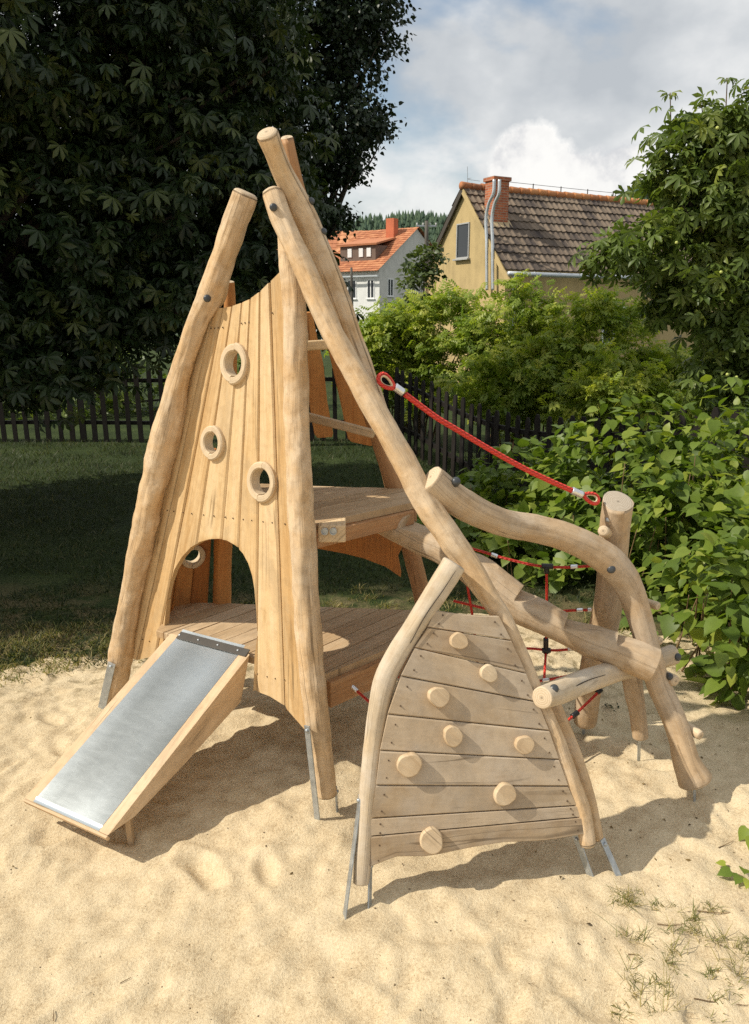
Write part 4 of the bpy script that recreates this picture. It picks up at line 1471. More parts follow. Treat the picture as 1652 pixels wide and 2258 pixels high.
def lobes_sample(lobes, n, clusters, spread, shell=(0.72, 1.0), rng=None, zmin=None):
    """leaf positions clumped round points near the surface of ellipsoid lobes; returns pos, out"""
    lb = np.array(lobes, float)
    w_ = (lb[:, 3] * lb[:, 4] + lb[:, 3] * lb[:, 5] + lb[:, 4] * lb[:, 5]); w_ /= w_.sum()
    k = rng.choice(len(lb), clusters, p=w_)
    dirs = nrm(rng.normal(size=(clusters, 3)))
    r = rng.uniform(shell[0], shell[1], clusters)[:, None]
    cc = lb[k, :3] + dirs * r * lb[k, 3:6]
    out = nrm(dirs / lb[k, 3:6])
    j = rng.integers(0, clusters, n)
    pos = cc[j] + rng.normal(size=(n, 3)) * spread * np.array([1, 1, .6])
    o = nrm(out[j] + rng.normal(size=(n, 3)) * .35)
    tone = rng.random(clusters)[j]
    if zmin is not None:
        m = pos[:, 2] > zmin
        pos, o, tone = pos[m], o[m], tone[m]
    return pos, o, tone


def foliage(name, T_, lobes, n, clusters, spread, size, mat, parent, up=0.9, outw=.5, droop=.4, rnd_n=.45, shell=(.72, 1.0), seed=1, zmin=None, keep=None, **tags):
    rng = np.random.default_rng(seed)
    pos, o, tone = lobes_sample(lobes, n, clusters, spread, shell, rng, zmin)
    if keep is not None:
        m = keep(pos); pos, o, tone = pos[m], o[m], tone[m]
    n_ = len(pos)
    d = o * np.array([1, 1, .35]) + rng.normal(size=(n_, 3)) * .55 + np.array([0, 0, -droop])
    nn = np.array([0, 0, up]) + o * outw + rng.normal(size=(n_, 3)) * rnd_n
    sz = rng.uniform(size[0], size[1], n_)
    V, Fc, k = instance(T_, pos, d, nn, sz)
    rn = np.clip(tone * .45 + rng.random(n_) * .55, 0, 1)
    return bigmesh(name, V, Fc, mat, parent, rnd=np.repeat(rn, k), **tags)


def tube_np(pts, r0, r1, seg=7):
    P_ = [Vector(p) for p in pts]
    return tube(P_, r0, seg, max(8, len(P_) * 4), r1)


BARK = plain('tree_bark', (0.045, 0.035, 0.025), 0.9, 0, .4, 14, .8)
TWIG = plain('green_brown_stem', (0.16, 0.10, 0.045), 0.7, 0, .3, 20)


def thing(name, loc, label, cat, group=None):
    o = bpy.data.objects.new(name, None); sc.collection.objects.link(o)
    o.location = loc; o['label'] = label; o['category'] = cat
    if group:
        o['group'] = group
    return o


def woody(parent, base, lobes, r, mat=BARK, fork=0.45, seed=0, twigs=3):
    """tapered trunk forking to every lobe, each limb with side branches; one mesh for trunk, one for limbs"""
    rng = random.Random(seed)
    base = Vector(base)
    cen = sum((Vector(l[:3]) for l in lobes), Vector()) / len(lobes)
    fk = base.lerp(cen, fork)
    V, Fc, U, R = merge([tube_np([base - Vector((0, 0, .3)), base.lerp(fk, .5) + Vector((rng.uniform(-.08, .08), 0, 0)), fk], r, r * .7, 12)])
    mesh('trunk', V, Fc, mat, parent, smooth=True, uv=U)
    parts = []
    for l in lobes:
        c = Vector(l[:3])
        mid = fk.lerp(c, .5) + Vector((rng.uniform(-.2, .2), rng.uniform(-.2, .2), rng.uniform(0, .25))) * r * 3
        parts.append(tube_np([fk, mid, c], r * .5, r * .13))
        for _ in range(twigs):
            e = c + Vector((rng.uniform(-1, 1) * l[3], rng.uniform(-1, 1) * l[4], rng.uniform(-.7, .9) * l[5])) * .85
            parts.append(tube_np([mid.lerp(c, rng.uniform(.3, 1)), (mid + e) / 2 + Vector((0, 0, .1 * l[5])), e], r * .16, r * .03, 5))
    V, Fc, U, R = merge(parts)
    mesh('branches', V, Fc, mat, parent, smooth=True, uv=U)


CH = palmate(6); CH5 = palmate(5, -.5)
PIN = pinnate(4)
HRT = heart()
M_CH = leaf_mat('chestnut_leaf_shaded', [(0, (0.010, 0.021, 0.009)), (0.65, (0.024, 0.043, 0.013)), (1, (0.085, 0.105, 0.028))], .2)  # shade put into the leaf colour; palest stop stands for sunlit tips
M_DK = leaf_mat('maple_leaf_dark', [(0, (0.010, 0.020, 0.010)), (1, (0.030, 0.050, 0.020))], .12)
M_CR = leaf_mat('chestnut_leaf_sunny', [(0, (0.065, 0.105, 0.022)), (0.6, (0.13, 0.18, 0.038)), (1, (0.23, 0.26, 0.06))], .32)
M_KW = leaf_mat('knotweed_leaf', [(0, (0.065, 0.115, 0.020)), (0.55, (0.15, 0.215, 0.032)), (1, (0.30, 0.34, 0.055))], .36)
M_SH = leaf_mat('shrub_leaf', [(0, (0.11, 0.18, 0.025)), (0.5, (0.25, 0.32, 0.045)), (1, (0.47, 0.47, 0.08))], .42)
M_YG = leaf_mat('young_tree_leaf', [(0, (0.05, 0.08, 0.03)), (1, (0.13, 0.16, 0.06))], .3)

# big horse chestnut on the left, its crown reaching out of the frame above and to the left
t = thing('chestnut_tree', (-6.6, 8.6, 0), 'huge dark horse chestnut whose crown fills the upper left above the picket fence', 'tree')
lob = [(-3.3, 7.6, 4.3, 2.0, 1.3, 1.5), (-1.75, 7.9, 4.7, 1.15, 1.2, 1.6), (-1.8, 7.8, 2.9, 1.2, 1.0, 1.1), (-3.4, 7.2, 2.7, 1.5, 1.1, 1.1), (-1.1, 8.2, 3.6, 0.55, .9, 1.0),
       (-4.1, 6.3, 1.9, 1.1, .9, .75), (-2.3, 7.6, 2.15, 1.0, .8, .5), (-1.2, 8.3, 2.1, .75, .7, .45), (-4.2, 7.2, 5.8, 1.8, 1.5, 1.2), (-3.1, 6.1, 4.2, .8, .7, .9), (-3.0, 7.0, 1.55, .75, .6, .32), (-2.7, 8.8, 3.4, 1.8, .7, 1.9), (-4.6, 8.4, 2.6, 1.2, .8, 1.4)]
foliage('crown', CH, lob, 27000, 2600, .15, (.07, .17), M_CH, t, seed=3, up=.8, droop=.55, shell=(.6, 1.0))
lob2 = [(-5.6, 5.6, 4.0, 1.5, 1.3, 1.5), (-7.2, 5.2, 6.2, 2.2, 1.6, 2.0), (-5.5, 4.8, 3.2, 1.3, .6, 1.0), (-6.5, 6.8, 6.5, 2.0, 1.5, 1.6), (-6.2, 5.0, 2.3, 1.4, .9, 1.1), (-7.8, 6.5, 3.6, 2.2, 1.6, 2.0), (-9.5, 5.0, 7, 2, 2, 2)]  # unseen crown lobes added out of view to shade lawn and visible leaves
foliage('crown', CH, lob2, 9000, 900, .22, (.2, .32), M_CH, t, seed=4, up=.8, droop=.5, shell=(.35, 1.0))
woody(t, (-6.6, 8.6, 0), lob[:8], .26, seed=2)
# finer leaved dark tree behind it
t = thing('maple_tree', (-1.6, 11.6, 0), 'very dark fine-leaved tree reaching into the sky right of the chestnut crown', 'tree')
lob = [(-1.1, 11, 5.8, 1.15, .9, 1.4), (-0.25, 11, 5.6, .6, .8, .9), (0.0, 11, 6.35, .62, .8, .55), (-.45, 11, 4.45, .62, .8, .55), (-.05, 11, 4.38, .30, .4, .2), (-.45, 11, 3.85, .3, .5, .25), (-1.05, 11.1, 3.5, .45, .7, .7), (-.55, 11, 3.2, .18, .5, .22), (-2.0, 11, 5.4, 1.0, .9, 1.8), (-1.5, 11.4, 3.0, .8, .7, 1.2)]
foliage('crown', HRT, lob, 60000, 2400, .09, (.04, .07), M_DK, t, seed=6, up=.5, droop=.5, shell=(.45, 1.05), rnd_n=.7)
woody(t, (-1.6, 11.6, 0), lob[:8], .13, seed=5)
# hedge-like bushes behind the left fence
t = thing('background_bush', (-5.6, 15, 0), 'dark rounded bush beyond the left fence under the tree', 'bush')
foliage('foliage', HRT, [(-6.4, 15.6, .6, 1.8, 1, 1.1), (-3.0, 16.5, .3, 1.6, 1, .8)], 5000, 400, .18, (.09, .15), M_CR, t, seed=9)
woody(t, (-5.6, 15, 0), [(-6.4, 15.6, .6, 1.8, 1, 1.1), (-3.0, 16.5, .3, 1.6, 1, .8)], .06, seed=5)

# chestnut on the right
t = thing('chestnut_tree', (4.9, 8.6, -.35), 'sunlit horse chestnut at the right edge overhanging the yellow house', 'tree')
lob = [(3.35, 7.6, 3.42, .42, .45, .42), (2.85, 7.5, 3.0, .42, .42, .34), (3.2, 7.5, 2.75, .45, .45, .36), (2.5, 7.4, 2.58, .34, .38, .24), (2.2, 7.4, 2.42, .2, .25, .13), (3.0, 7.5, 2.3, .38, .4, .26), (3.5, 7.6, 2.15, .38, .45, .36), (3.65, 7.6, 1.6, .34, .4, .30), (3.75, 7.6, 3.75, .5, .45, .42),
       (4.2, 7.9, 3.0, .6, .6, .9), (4.3, 7.9, 1.9, .7, .6, .7), (2.9, 7.5, 3.5, .26, .3, .26), (2.72, 7.5, 3.22, .26, .3, .22), (3.55, 7.5, 1.85, .35, .3, .3), (2.8, 7.5, 2.1, .28, .3, .2), (3.45, 7.5, 1.35, .36, .35, .26), (3.3, 7.5, 3.0, .4, .4, .4), (3.3, 7.5, 1.85, .2, .3, .12)]
foliage('crown', CH, lob, 4600, 760, .10, (.10, .165), M_CR, t, seed=12, up=.9, droop=.45, shell=(.55, 1.02))
woody(t, (4.9, 8.6, -.35), [lob[i] for i in (0, 1, 2, 6, 7, 8, 9, 10)], .11, seed=8, fork=.7, twigs=2)
# upright shoots at its top with starry leaf sprays
parts, pos, dd, nn_ = [], [], [], []
rg = np.random.default_rng(3)
for (u, v, u2, v2) in ((1480, 300, 1478, 205), (1600, 260, 1604, 172), (1560, 300, 1545, 225)):
    a, b = P(u, v, 7.5), P(u2, v2, 7.45)
    parts.append(tube_np([a, (a + b) / 2, b], .007, .004, 6))
    for k in range(4):
        g = k * 1.7
        pos.append(b + Vector((.03 * math.cos(g), .03 * math.sin(g), 0))); dd.append((math.cos(g), math.sin(g), rg.uniform(-.3, .9))); nn_.append((0, -.8, 1))
    for f, s in ((.55, 1), (.65, -1)):
        c = a.lerp(b, f) + Vector((s * .12, 0, .02)); pos.append(c); dd.append((s, -.2, -.2)); nn_.append((0, -.4, 1))
V, Fc, U, R = merge(parts)
mesh('shoots', V, Fc, TWIG, t, smooth=True, uv=U, kind='stuff')
V, Fc, k = instance(CH5, np.array(pos), np.array(dd), np.array(nn_), rg.uniform(.07, .10, len(pos)))
bigmesh('shoot_leaves', V, Fc, M_CR, t, rnd=np.repeat(rg.random(len(pos)), k))
# spiky pale green conker husks
husk = plain('conker_husk', (0.42, 0.46, 0.12), .6, 0, .2)
hp = []
rg2 = random.Random(5)
for (u, v) in ((1582, 282), (1492, 535), (1590, 600), (1604, 826), (1612, 838), (1624, 832)):
    c = P(u, v, 7.0)
    hp.append(disc_stack(c, (rg2.random(), rg2.random(), 1), [.005, .012, .015, .012, .005], [-.015, -.009, 0, .009, .015], 8))
V, Fc, U, R = merge(hp)
mesh('conkers', V, Fc, husk, t, smooth=True, kind='stuff')

# shrubs between the fence and the house
def shrub(lobes, n, cl, seed, label, base, size=(.11, .24), shoots=8, mat=None, name='shrub', tm=PIN, spread=.10):
    t = thing(name, base, label, 'shrub', 'shrubs in front of the yellow house')
    r0 = random.Random(seed * 3)
    extra = []
    for l in lobes:
        for _ in range(5):
            a, e = r0.uniform(0, 6.28), r0.uniform(-.1, 1.2)
            s_ = r0.uniform(.10, .2)
            k = r0.uniform(1.0, 1.22)
            extra.append((l[0] + l[3] * k * math.cos(a) * math.cos(e), l[1] - l[4] * abs(math.sin(a) * math.cos(e)) * k, l[2] + l[5] * k * math.sin(e), s_, s_, s_ * r0.uniform(.7, 1.6)))
    base_lobes = lobes
    lobes = list(lobes) + extra
    foliage('foliage', tm, lobes, n, cl, spread, size, mat or M_SH, t, seed=seed, up=1.0, droop=.25, outw=.35, shell=(.5, 1.12))
    rg = random.Random(seed)
    parts = []
    b = Vector(base)
    for l in base_lobes:
        for _ in range(shoots):
            e = Vector((l[0] + rg.uniform(-1, 1) * l[3] * .7, l[1] + rg.uniform(-1, 1) * l[4] * .7, l[2] + rg.uniform(.0, .7) * l[5]))
            s = b + Vector((rg.uniform(-.3, .3) + (l[0] - b.x) * .5, rg.uniform(-.2, .2), -.15)) if name == 'shrub' else b.copy() if name == 'shrub' else b.copy()
            parts.append(tube_np([s, (s + e) / 2 + Vector((0, 0, .15)), e], .018, .004, 5))
    V, Fc, U, R = merge(parts)
    mesh('stems', V, Fc, TWIG, t, smooth=True, uv=U, kind='stuff')
    return t


shrub([(.12, 14.2, 1.15, .55, .6, .8), (.45, 14.2, 1.35, .75, .7, .85), (1.25, 14.0, 1.35, .8, .7, .95), (.9, 14.3, 1.75, .7, .6, .6), (.4, 14.0, .6, .7, .6, .5)], 4200, 380, 21, 'yellow-green bushy shrub below the white house, left of the others', (.8, 14.2, -.35))
shrub([(2.2, 13.4, 1.45, .8, .7, .85), (2.9, 13.3, 1.55, .55, .5, .55), (2.0, 12.5, .75, .8, .6, .55), (2.75, 12.6, 1.0, .9, .7, .75)], 4300, 380, 22, 'middle shrub with leafy arching shoots under the gutter', (2.4, 13.2, -.4))
shrub([(3.6, 12.6, 1.4, .7, .6, .85), (4.15, 12.6, .8, .5, .5, .75), (3.5, 11.6, .8, .8, .6, .6), (4.6, 12.0, .6, .6, .6, .7)], 4300, 380, 23, 'shrub in front of the long yellow wall beside the right chestnut', (3.8, 12.4, -.4))
t = shrub([(1.25, 21, 2.6, .55, .5, .75), (1.0, 21, 1.8, .6, .5, .6), (1.35, 21, 3.3, .3, .3, .4)], 1300, 160, 24, 'loose grey-green young tree in front of the white house gable', (1.2, 21, -.3), mat=M_YG, name='young_tree', tm=HRT, size=(.09, .16))
t['category'] = 'tree'; t['group'] = ''
del t['group']

# knotweed thicket on the right
t = thing('knotweed_thicket', (2.6, 5.6, 0), 'dense thicket of heart-shaped bright green leaves behind the rope post', 'thicket')
lob = [(0.95, 6.7, .1, .75, .8, .55), (1.5, 6.6, .2, .8, .8, .68), (2.2, 6.2, .35, .9, .8, .95), (3.0, 6.0, .45, .9, .9, .98), (1.5, 5.9, .1, .7, .6, .62), (2.3, 5.3, .2, .7, .7, .72), (3.0, 4.9, .3, .8, .8, .85), (2.75, 4.15, .15, .52, .5, .62),
       (3.4, 4.4, .3, .7, .7, .9), (3.0, 3.75, .0, .42, .35, .42), (4.0, 5.6, .5, 1, 1, 1.05), (2.1, 4.7, 0, .35, .4, .45), (3.9, 4.6, .4, .8, .8, .9), (1.98, 4.1, .30, .34, .4, .55), (2.08, 3.72, .22, .26, .28, .40), (2.4, 4.45, .35, .45, .4, .75), (2.3, 3.5, .2, .25, .25, .36)]
foliage('foliage', HRT, lob, 22000, 2600, .075, (.05, .135), M_KW, t, seed=31, up=1.0, outw=.55, droop=.42, rnd_n=.32, shell=(.55, 1.05), zmin=.03)
rg = random.Random(4)
parts = []
for l in lob:
    for _ in range(9):
        e = Vector((l[0] + rg.uniform(-.9, .9) * l[3], l[1] + rg.uniform(-.9, .9) * l[4], l[2] + rg.uniform(.1, .6) * l[5]))
        s = Vector((e.x + rg.uniform(-.15, .15), e.y + rg.uniform(0, .3), -.2))
        parts.append(tube_np([s, (s + e) / 2, e], .008, .003, 5))
V, Fc, U, R = merge(parts)
mesh('stems', V, Fc, TWIG, t, smooth=True, uv=U, kind='stuff')

# low weeds in front of the fence and at the lawn edge
t = thing('knotweed_sprig', (2.02, 2.55, 0), 'green and yellow leafy sprig on the sand at the right edge', 'plant')
pos = np.array([P(u, v, Y) for u, v, Y in ((1612, 1925, 2.40), (1630, 1935, 2.38), (1640, 1920, 2.42), (1648, 1830, 2.6), (1655, 1850, 2.56), (1600, 1910, 2.44), (1650, 1945, 2.36))]) + np.array([0, 0, .01])
V, Fc, k = instance(HRT, pos, np.array([(-1, -.2, -.1), (-.6, -.8, 0), (-.3, -.7, .3), (-.6, -.3, -.7), (-.3, -.6, -.5), (-1, .3, 0), (-.5, -.8, 0)]), np.array([(0, -.4, 1)] * 7) + rg2.random() * .1, np.array([.055, .05, .05, .06, .05, .035, .045]))
bigmesh('leaves', V, Fc, M_KW, t, rnd=np.repeat(np.linspace(.3, 1, 7), k))
V, Fc, U, R = merge([tube_np([P(1660, 1960, 2.36) + Vector((0, 0, -.02)), P(1640, 1935, 2.38), P(1606, 1922, 2.41)], .004, .002, 5)])
mesh('stem', V, Fc, TWIG, t, uv=U)


# ------------------------------------------------------------------ grass
def blades(name, pos, h, mat, rng, lean=.5, wd=.004, **tags):
    n = len(pos)
    a = rng.uniform(0, 2 * np.pi, n)
    side = np.stack([np.cos(a), np.sin(a), np.zeros(n)], -1) * (wd * rng.uniform(.6, 1.4, n))[:, None]
    tip = pos + np.stack([rng.normal(size=n) * lean * h, rng.normal(size=n) * lean * h, h * rng.uniform(.6, 1, n)], -1)
    mid = (pos + tip) / 2 + np.array([0, 0, 1]) * (h * .15)[:, None]
    V = np.stack([pos - side, pos + side, mid + side * .7, mid - side * .7, tip], 1).reshape(-1, 3)
    b = (np.arange(n) * 5)[:, None]
    T = np.concatenate([b + [0, 1, 2], b + [0, 2, 3], b + [3, 2, 4]], 0)
    return bigmesh(name, V, T, mat, rnd=np.repeat(rng.random(n), 5), kind='stuff', **tags)


M_GR = leaf_mat('grass_blade', [(0, (0.022, 0.034, 0.012)), (.7, (0.042, 0.058, 0.018)), (1, (0.11, 0.10, 0.04))], .3, .6)
M_DRY = leaf_mat('dry_grass_blade', [(0, (0.09, 0.12, 0.03)), (.5, (0.20, 0.19, 0.06)), (1, (0.40, 0.31, 0.14))], .3, .6)
rng = np.random.default_rng(44)
n = 90000
y = 4.0 + 8.2 * rng.random(n) ** 1.5
x = (rng.random(n) - .5) * 1.25 * y
m = (y > edge_y(x) - .15 - .3 * rng.random(n) ** 2) & (vn(x * 2.2, y * 2.2, 9) > -.33 + 0.5 * (y < edge_y(x) + .25))
x, y = x[m], y[m]
z = np.maximum(lawn_z(x, y), sand_z(x, y))
blades('grass', np.stack([x, y, z - .005], -1), .022 + .03 * rng.random(len(x)) + .012 * (y - 4) * .4, M_GR, rng, .7, .0035, label='short lawn grass behind the play structure')
# tufts along the lawn edge and on the sand at the lower right
cx, cy, hh = [], [], []
for _ in range(150):
    xx = rng.uniform(-3.0, 2.4); yy = float(edge_y(xx)) + rng.normal() * .18 - .1
    k = rng.integers(10, 40)
    cx += list(xx + rng.normal(size=k) * .035); cy += list(yy + rng.normal(size=k) * .035); hh += [rng.uniform(.015, .045)] * k
for _ in range(90):
    xx = rng.uniform(-2.6, -1.6); yy = float(edge_y(xx)) + rng.uniform(-.35, .3)
    k = rng.integers(10, 40)
    cx += list(xx + rng.normal(size=k) * .05); cy += list(yy + rng.normal(size=k) * .05); hh += [rng.uniform(.02, .05)] * k
blades('edge_grass', np.stack([cx, cy, np.maximum(lawn_z(np.array(cx), np.array(cy)), sand_z(np.array(cx), np.array(cy)))], -1), np.array(hh), M_DRY, rng, .8, .003, label='straggly yellow-green grass along the sand edge')
cx, cy, hh = [], [], []
for _ in range(50):
    v = rng.uniform(1965, 2255); u = rng.uniform(1330 + 40 * rng.random(), 1660)
    g = at_z(u, v, 0.0)
    k = rng.integers(10, 24)
    cx += list(g.x + rng.normal(size=k) * .016); cy += list(g.y + rng.normal(size=k) * .012); hh += [rng.uniform(.012, .05)] * k
blades('sand_grass', np.stack([cx, cy, sand_z(np.array(cx), np.array(cy))], -1), np.array(hh), M_DRY, rng, 1.0, .0014, label='sparse grass sprouting through the sand at the lower right')
# pebbles and crumbs on the sand
n = 900
y = 1.35 + 3.0 * rng.random(n) ** 1.3; x = (rng.random(n) - .5) * 1.15 * y
V0 = np.array([(1, 0, 0), (-1, 0, 0), (0, 1, 0), (0, -1, 0), (0, 0, .7), (0, 0, -.7)], float)
T0 = np.array([(0, 2, 4), (2, 1, 4), (1, 3, 4), (3, 0, 4), (2, 0, 5), (1, 2, 5), (3, 1, 5), (0, 3, 5)])
sz = .0012 + .0035 * rng.random(n) ** 4
V, Fc, k = instance((V0, T0), np.stack([x, y, sand_z(x, y) + .0008], -1), rng.normal(size=(n, 3)), np.array([0, 0, 1.]) + rng.normal(size=(n, 3)) * .3, sz)
bigmesh('gravel', V, Fc, plain('crumb_dark', (0.17, 0.12, 0.07), .9, 0, .6, 200), kind='stuff', label='dark crumbs and grit scattered on the sand')

# brown leaf litter blown in from the hedge
n = 170
x = rng.uniform(.9, 2.4, n); y = rng.uniform(2.3, 4.3, n)
x[:40] = rng.uniform(-2, 2, 40); y[:40] = rng.uniform(1.4, 4.2, 40)
V, Fc, k = instance(leaflet(1, .22, .12, .3), np.stack([x, y, sand_z(x, y) + .004], -1), np.stack([rng.normal(size=n), rng.normal(size=n), rng.normal(size=n) * .15], -1), np.array([0, 0, 1.]) + rng.normal(size=(n, 3)) * .35, rng.uniform(.008, .026, n))
bigmesh('leaf_litter', V, Fc, leaf_mat('dry_leaf', [(0, (.06, .04, .02)), (1, (.24, .16, .06))], .1, .8), rnd=np.repeat(rng.random(n), k), kind='stuff', label='dry brown leaf bits scattered on the sand near the hedge')

# twigs
for i, (pts, lab) in enumerate(((((1450, 2032), (1480, 2036), (1510, 2030)), 'thin twig on the sand between the climbing wall and the right edge'),
                                (((1585, 1868), (1600, 1860), (1618, 1850)), 'short dark twig by the leafy sprig'),
                                (((1385, 2106), (1402, 2108)), 'tiny brown stick among the sand below the climbing wall'),
                                (((1530, 2208), (1570, 2206), (1650, 2212)), 'long wavy twig low at the right edge'),
                                (((1540, 2002), (1600, 2006), (1640, 2003)), 'twig lying above the grass tufts'),
                                (((118, 2250), (119, 2232)), 'straw standing near the lower left corner'),
                                (((265, 2172), (290, 2158)), 'straw stick on the open sand below the slide'))):
    ps = []
    for (u, v) in pts:
        g = at_z(u, v, 0); ps.append(Vector((g.x, g.y, float(sand_z(g.x, g.y)) + .004)))
    V, Fc, U, R = merge([tube_np(ps, .0018 if i < 5 else .0014, .0009, 6)])
    mesh('twig', V, Fc, TWIG, None, uv=U, label=lab, cat='twig')
# little dark weed by the far leg
t = thing('weed', tuple(at_z(1354, 1562, 0)), 'small dark green weed on the sand behind the cross log', 'weed')
b = at_z(1354, 1562, 0); b.z = float(sand_z(b.x, b.y))
k = 16
g = rng.uniform(0, 6.28, k)
V, Fc, kk = instance((leaflet(1, .14)[0], leaflet()[1]), np.array([b] * k) + rng.normal(size=(k, 3)) * [.02, .02, .004], np.stack([np.cos(g), np.sin(g), rng.uniform(.1, .9, k)], -1), np.array([[0, 0, 1.]] * k) + rng.normal(size=(k, 3)) * .3, rng.uniform(.018, .04, k))
bigmesh('leaves', V, Fc, M_CH, t, rnd=np.repeat(rng.random(k), kk))


# ------------------------------------------------------------------ picket fences
FW = wood('dark_fence_wood', (0.018, 0.013, 0.010), (0.011, 0.008, 0.006), (0.006, 0.004, 0.003), knots=False, blotch=.2)


def fence(p, q, zg, label, step=.18, h=1.2):
    p, q = Vector(p), Vector(q)
    t = thing('picket_fence', (p.x, p.y, zg(p.x, p.y)), label, 'fence')
    d = (q - p); Ln = d.length; d.normalize()
    nrm_ = Vector((d.y, -d.x, 0))
    if nrm_.y > 0:
        nrm_ = -nrm_
    rg = random.Random(int(Ln * 100))
    for hz in (.32, .98):
        seg = [p + d * (Ln * i / 12) for i in range(13)]
        parts = []
        for a, b in zip(seg, seg[1:]):
            a = Vector((a.x, a.y, zg(a.x, a.y) + hz)); b = Vector((b.x, b.y, zg(b.x, b.y) + hz))
            parts.append(beam(a - nrm_ * .035, b - nrm_ * .035, (0, 0, 1), .04, .06, 0, .5))
        V, Fc, U, R = merge(parts)
        mesh('rail', V, Fc, FW, t, uv=U, rnd=R)
    k = int(Ln / step)
    for i in range(k):
        c = p + d * (step * (i + .5) + rg.uniform(-.012, .012))
        z0 = zg(c.x, c.y); hh = h + rg.uniform(-.03, .03)
        tl = rg.uniform(-.012, .012); w_ = .036 + rg.uniform(-.004, .004)
        out = [(-w_, 0.02), (w_, 0.02), (w_ + tl, hh - .05), (w_ * .45 + tl, hh), (-w_ * .45 + tl, hh), (-w_ + tl, hh - .05)]
        V = [c + d * a + Vector((0, 0, z0 + b)) + nrm_ * s for s in (.012, -.012) for a, b in out]
        Fc = [list(range(6)), list(range(6, 12))[::-1]] + [[j, j + 6, (j + 1) % 6 + 6, (j + 1) % 6] for j in range(6)]
        mesh('picket', V, Fc, FW, t, uv=[(a_.dot(d) * 1.0, a_.z) for a_ in V], rnd=[rg.random()] * 12)
    for i in range(0, 13, 4):
        c = p + d * (Ln * i / 12) - nrm_ * .09
        z0 = zg(c.x, c.y)
        V, Fc, U, R = beam(Vector((c.x, c.y, z0 - .2)), Vector((c.x, c.y, z0 + 1.1)), (0, 1, 0), .08, .08, .004, .5)
        mesh('fence_post', V, Fc, FW, t, uv=U, rnd=R)


lz = lambda x, y: float(land(x, y))
fence((-7.0, 12.0, 0), (.18, 12.0, 0), lz, 'dark picket fence under the left chestnut at the back of the lawn')
fence((.28, 11.85, 0), (3.9, 6.1, 0), lz, 'dark picket fence slanting from the tower into the leafy thicket')

# ------------------------------------------------------------------ yellow house
def plaster(name, col, var=.12):
    m, nt, bs = new_mat(name)
    ob = nt.nodes.new('ShaderNodeTexCoord'); v = ob.outputs['Object']
    a = noise(nt, v, 1.4, 6, .65); b = noise(nt, v, 45, 4, .7); st = noise(nt, mapping(nt, v, (3, 3, .5)), 1.5, 5, .6)
    t = math_n(nt, 'ADD', math_n(nt, 'MULTIPLY', a, .45), math_n(nt, 'ADD', math_n(nt, 'MULTIPLY', b, .2), math_n(nt, 'MULTIPLY', st, .35)))
    c = ramp(nt, t, [(.36, tuple(x * (1 - 2.2 * var) for x in col)), (.5, col), (.64, tuple(min(1, x * (1 + var)) for x in col))])
    nt.links.new(c, bs.inputs['Base Color']); bs.inputs['Roughness'].default_value = .92
    bump(nt, b, .4, .01, bs)
    return m


def tile_mat(name, cols):
    m, nt, bs = new_mat(name)
    ob = nt.nodes.new('ShaderNodeTexCoord'); v = ob.outputs['Object']
    t = math_n(nt, 'ADD', math_n(nt, 'MULTIPLY', attr(nt), .45), math_n(nt, 'ADD', math_n(nt, 'MULTIPLY', noise(nt, v, 1.1, 6, .65), .35), math_n(nt, 'MULTIPLY', noise(nt, v, 14, 5, .7), .3)))
    c = ramp(nt, t, cols)
    lich = ramp(nt, noise(nt, v, 9, 5, .75), [(.63, (0, 0, 0)), (.70, (1, 1, 1))])
    c = mixc(nt, math_n(nt, 'MULTIPLY', lich, .45), c, (.42, .40, .33))
    nt.links.new(c, bs.inputs['Base Color']); bs.inputs['Roughness'].default_value = .85
    return m


def brick_mat():
    m, nt, bs = new_mat('chimney_brick')
    uvn = nt.nodes.new('ShaderNodeUVMap'); uvn.uv_map = 'UVMap'
    b = nt.nodes.new('ShaderNodeTexBrick')
    nt.links.new(uvn.outputs[0], b.inputs['Vector'])
    b.inputs['Color1'].default_value = (.50, .15, .06, 1); b.inputs['Color2'].default_value = (.33, .09, .04, 1); b.inputs['Mortar'].default_value = (.36, .28, .20, 1)
    b.inputs['Scale'].default_value = 1.0; b.inputs['Mortar Size'].default_value = .008; b.inputs['Brick Width'].default_value = .24; b.inputs['Row Height'].default_value = .075
    ob = nt.nodes.new('ShaderNodeTexCoord')
    c = mixc(nt, .35, b.outputs[0], ramp(nt, noise(nt, ob.outputs['Object'], 6, 5, .7), [(.35, (.35, .35, .35)), (.65, (1.2, 1.2, 1.2))]), 'MULTIPLY')
    nt.links.new(c, bs.inputs['Base Color']); bs.inputs['Roughness'].default_value = .9
    return m


PL_Y = plaster('yellow_plaster', (0.46, 0.345, 0.165)); PL_W = plaster('white_plaster', (0.74, 0.74, 0.72), .06); PL_G = plaster('shaded_gable_plaster', (0.62, 0.60, 0.56), .1)  # PL_G: white plaster with the gable's shade put into its colour
T_BR = tile_mat('brown_roof_tile', [(.32, (.05, .038, .034)), (.5, (.125, .094, .068)), (.68, (.215, .162, .115))])
T_OR = tile_mat('orange_roof_tile', [(.32, (.30, .11, .055)), (.55, (.44, .17, .075)), (.72, (.54, .25, .12))])
BRICK = brick_mat()
WHITEP = plain('white_paint', (.75, .75, .74), .5, 0, .05); DARKW = plain('dark_bargeboard', (.055, .045, .035), .8)
GLASS, gnt, gbs = new_mat('window_glass'); gbs.inputs['Base Color'].default_value = (.03, .035, .04, 1); gbs.inputs['Roughness'].default_value = .08
ZINC = plain('zinc_gutter', (.55, .58, .60), .45, .6, .12, 4)
Z_ = Vector((0, 0, 1))


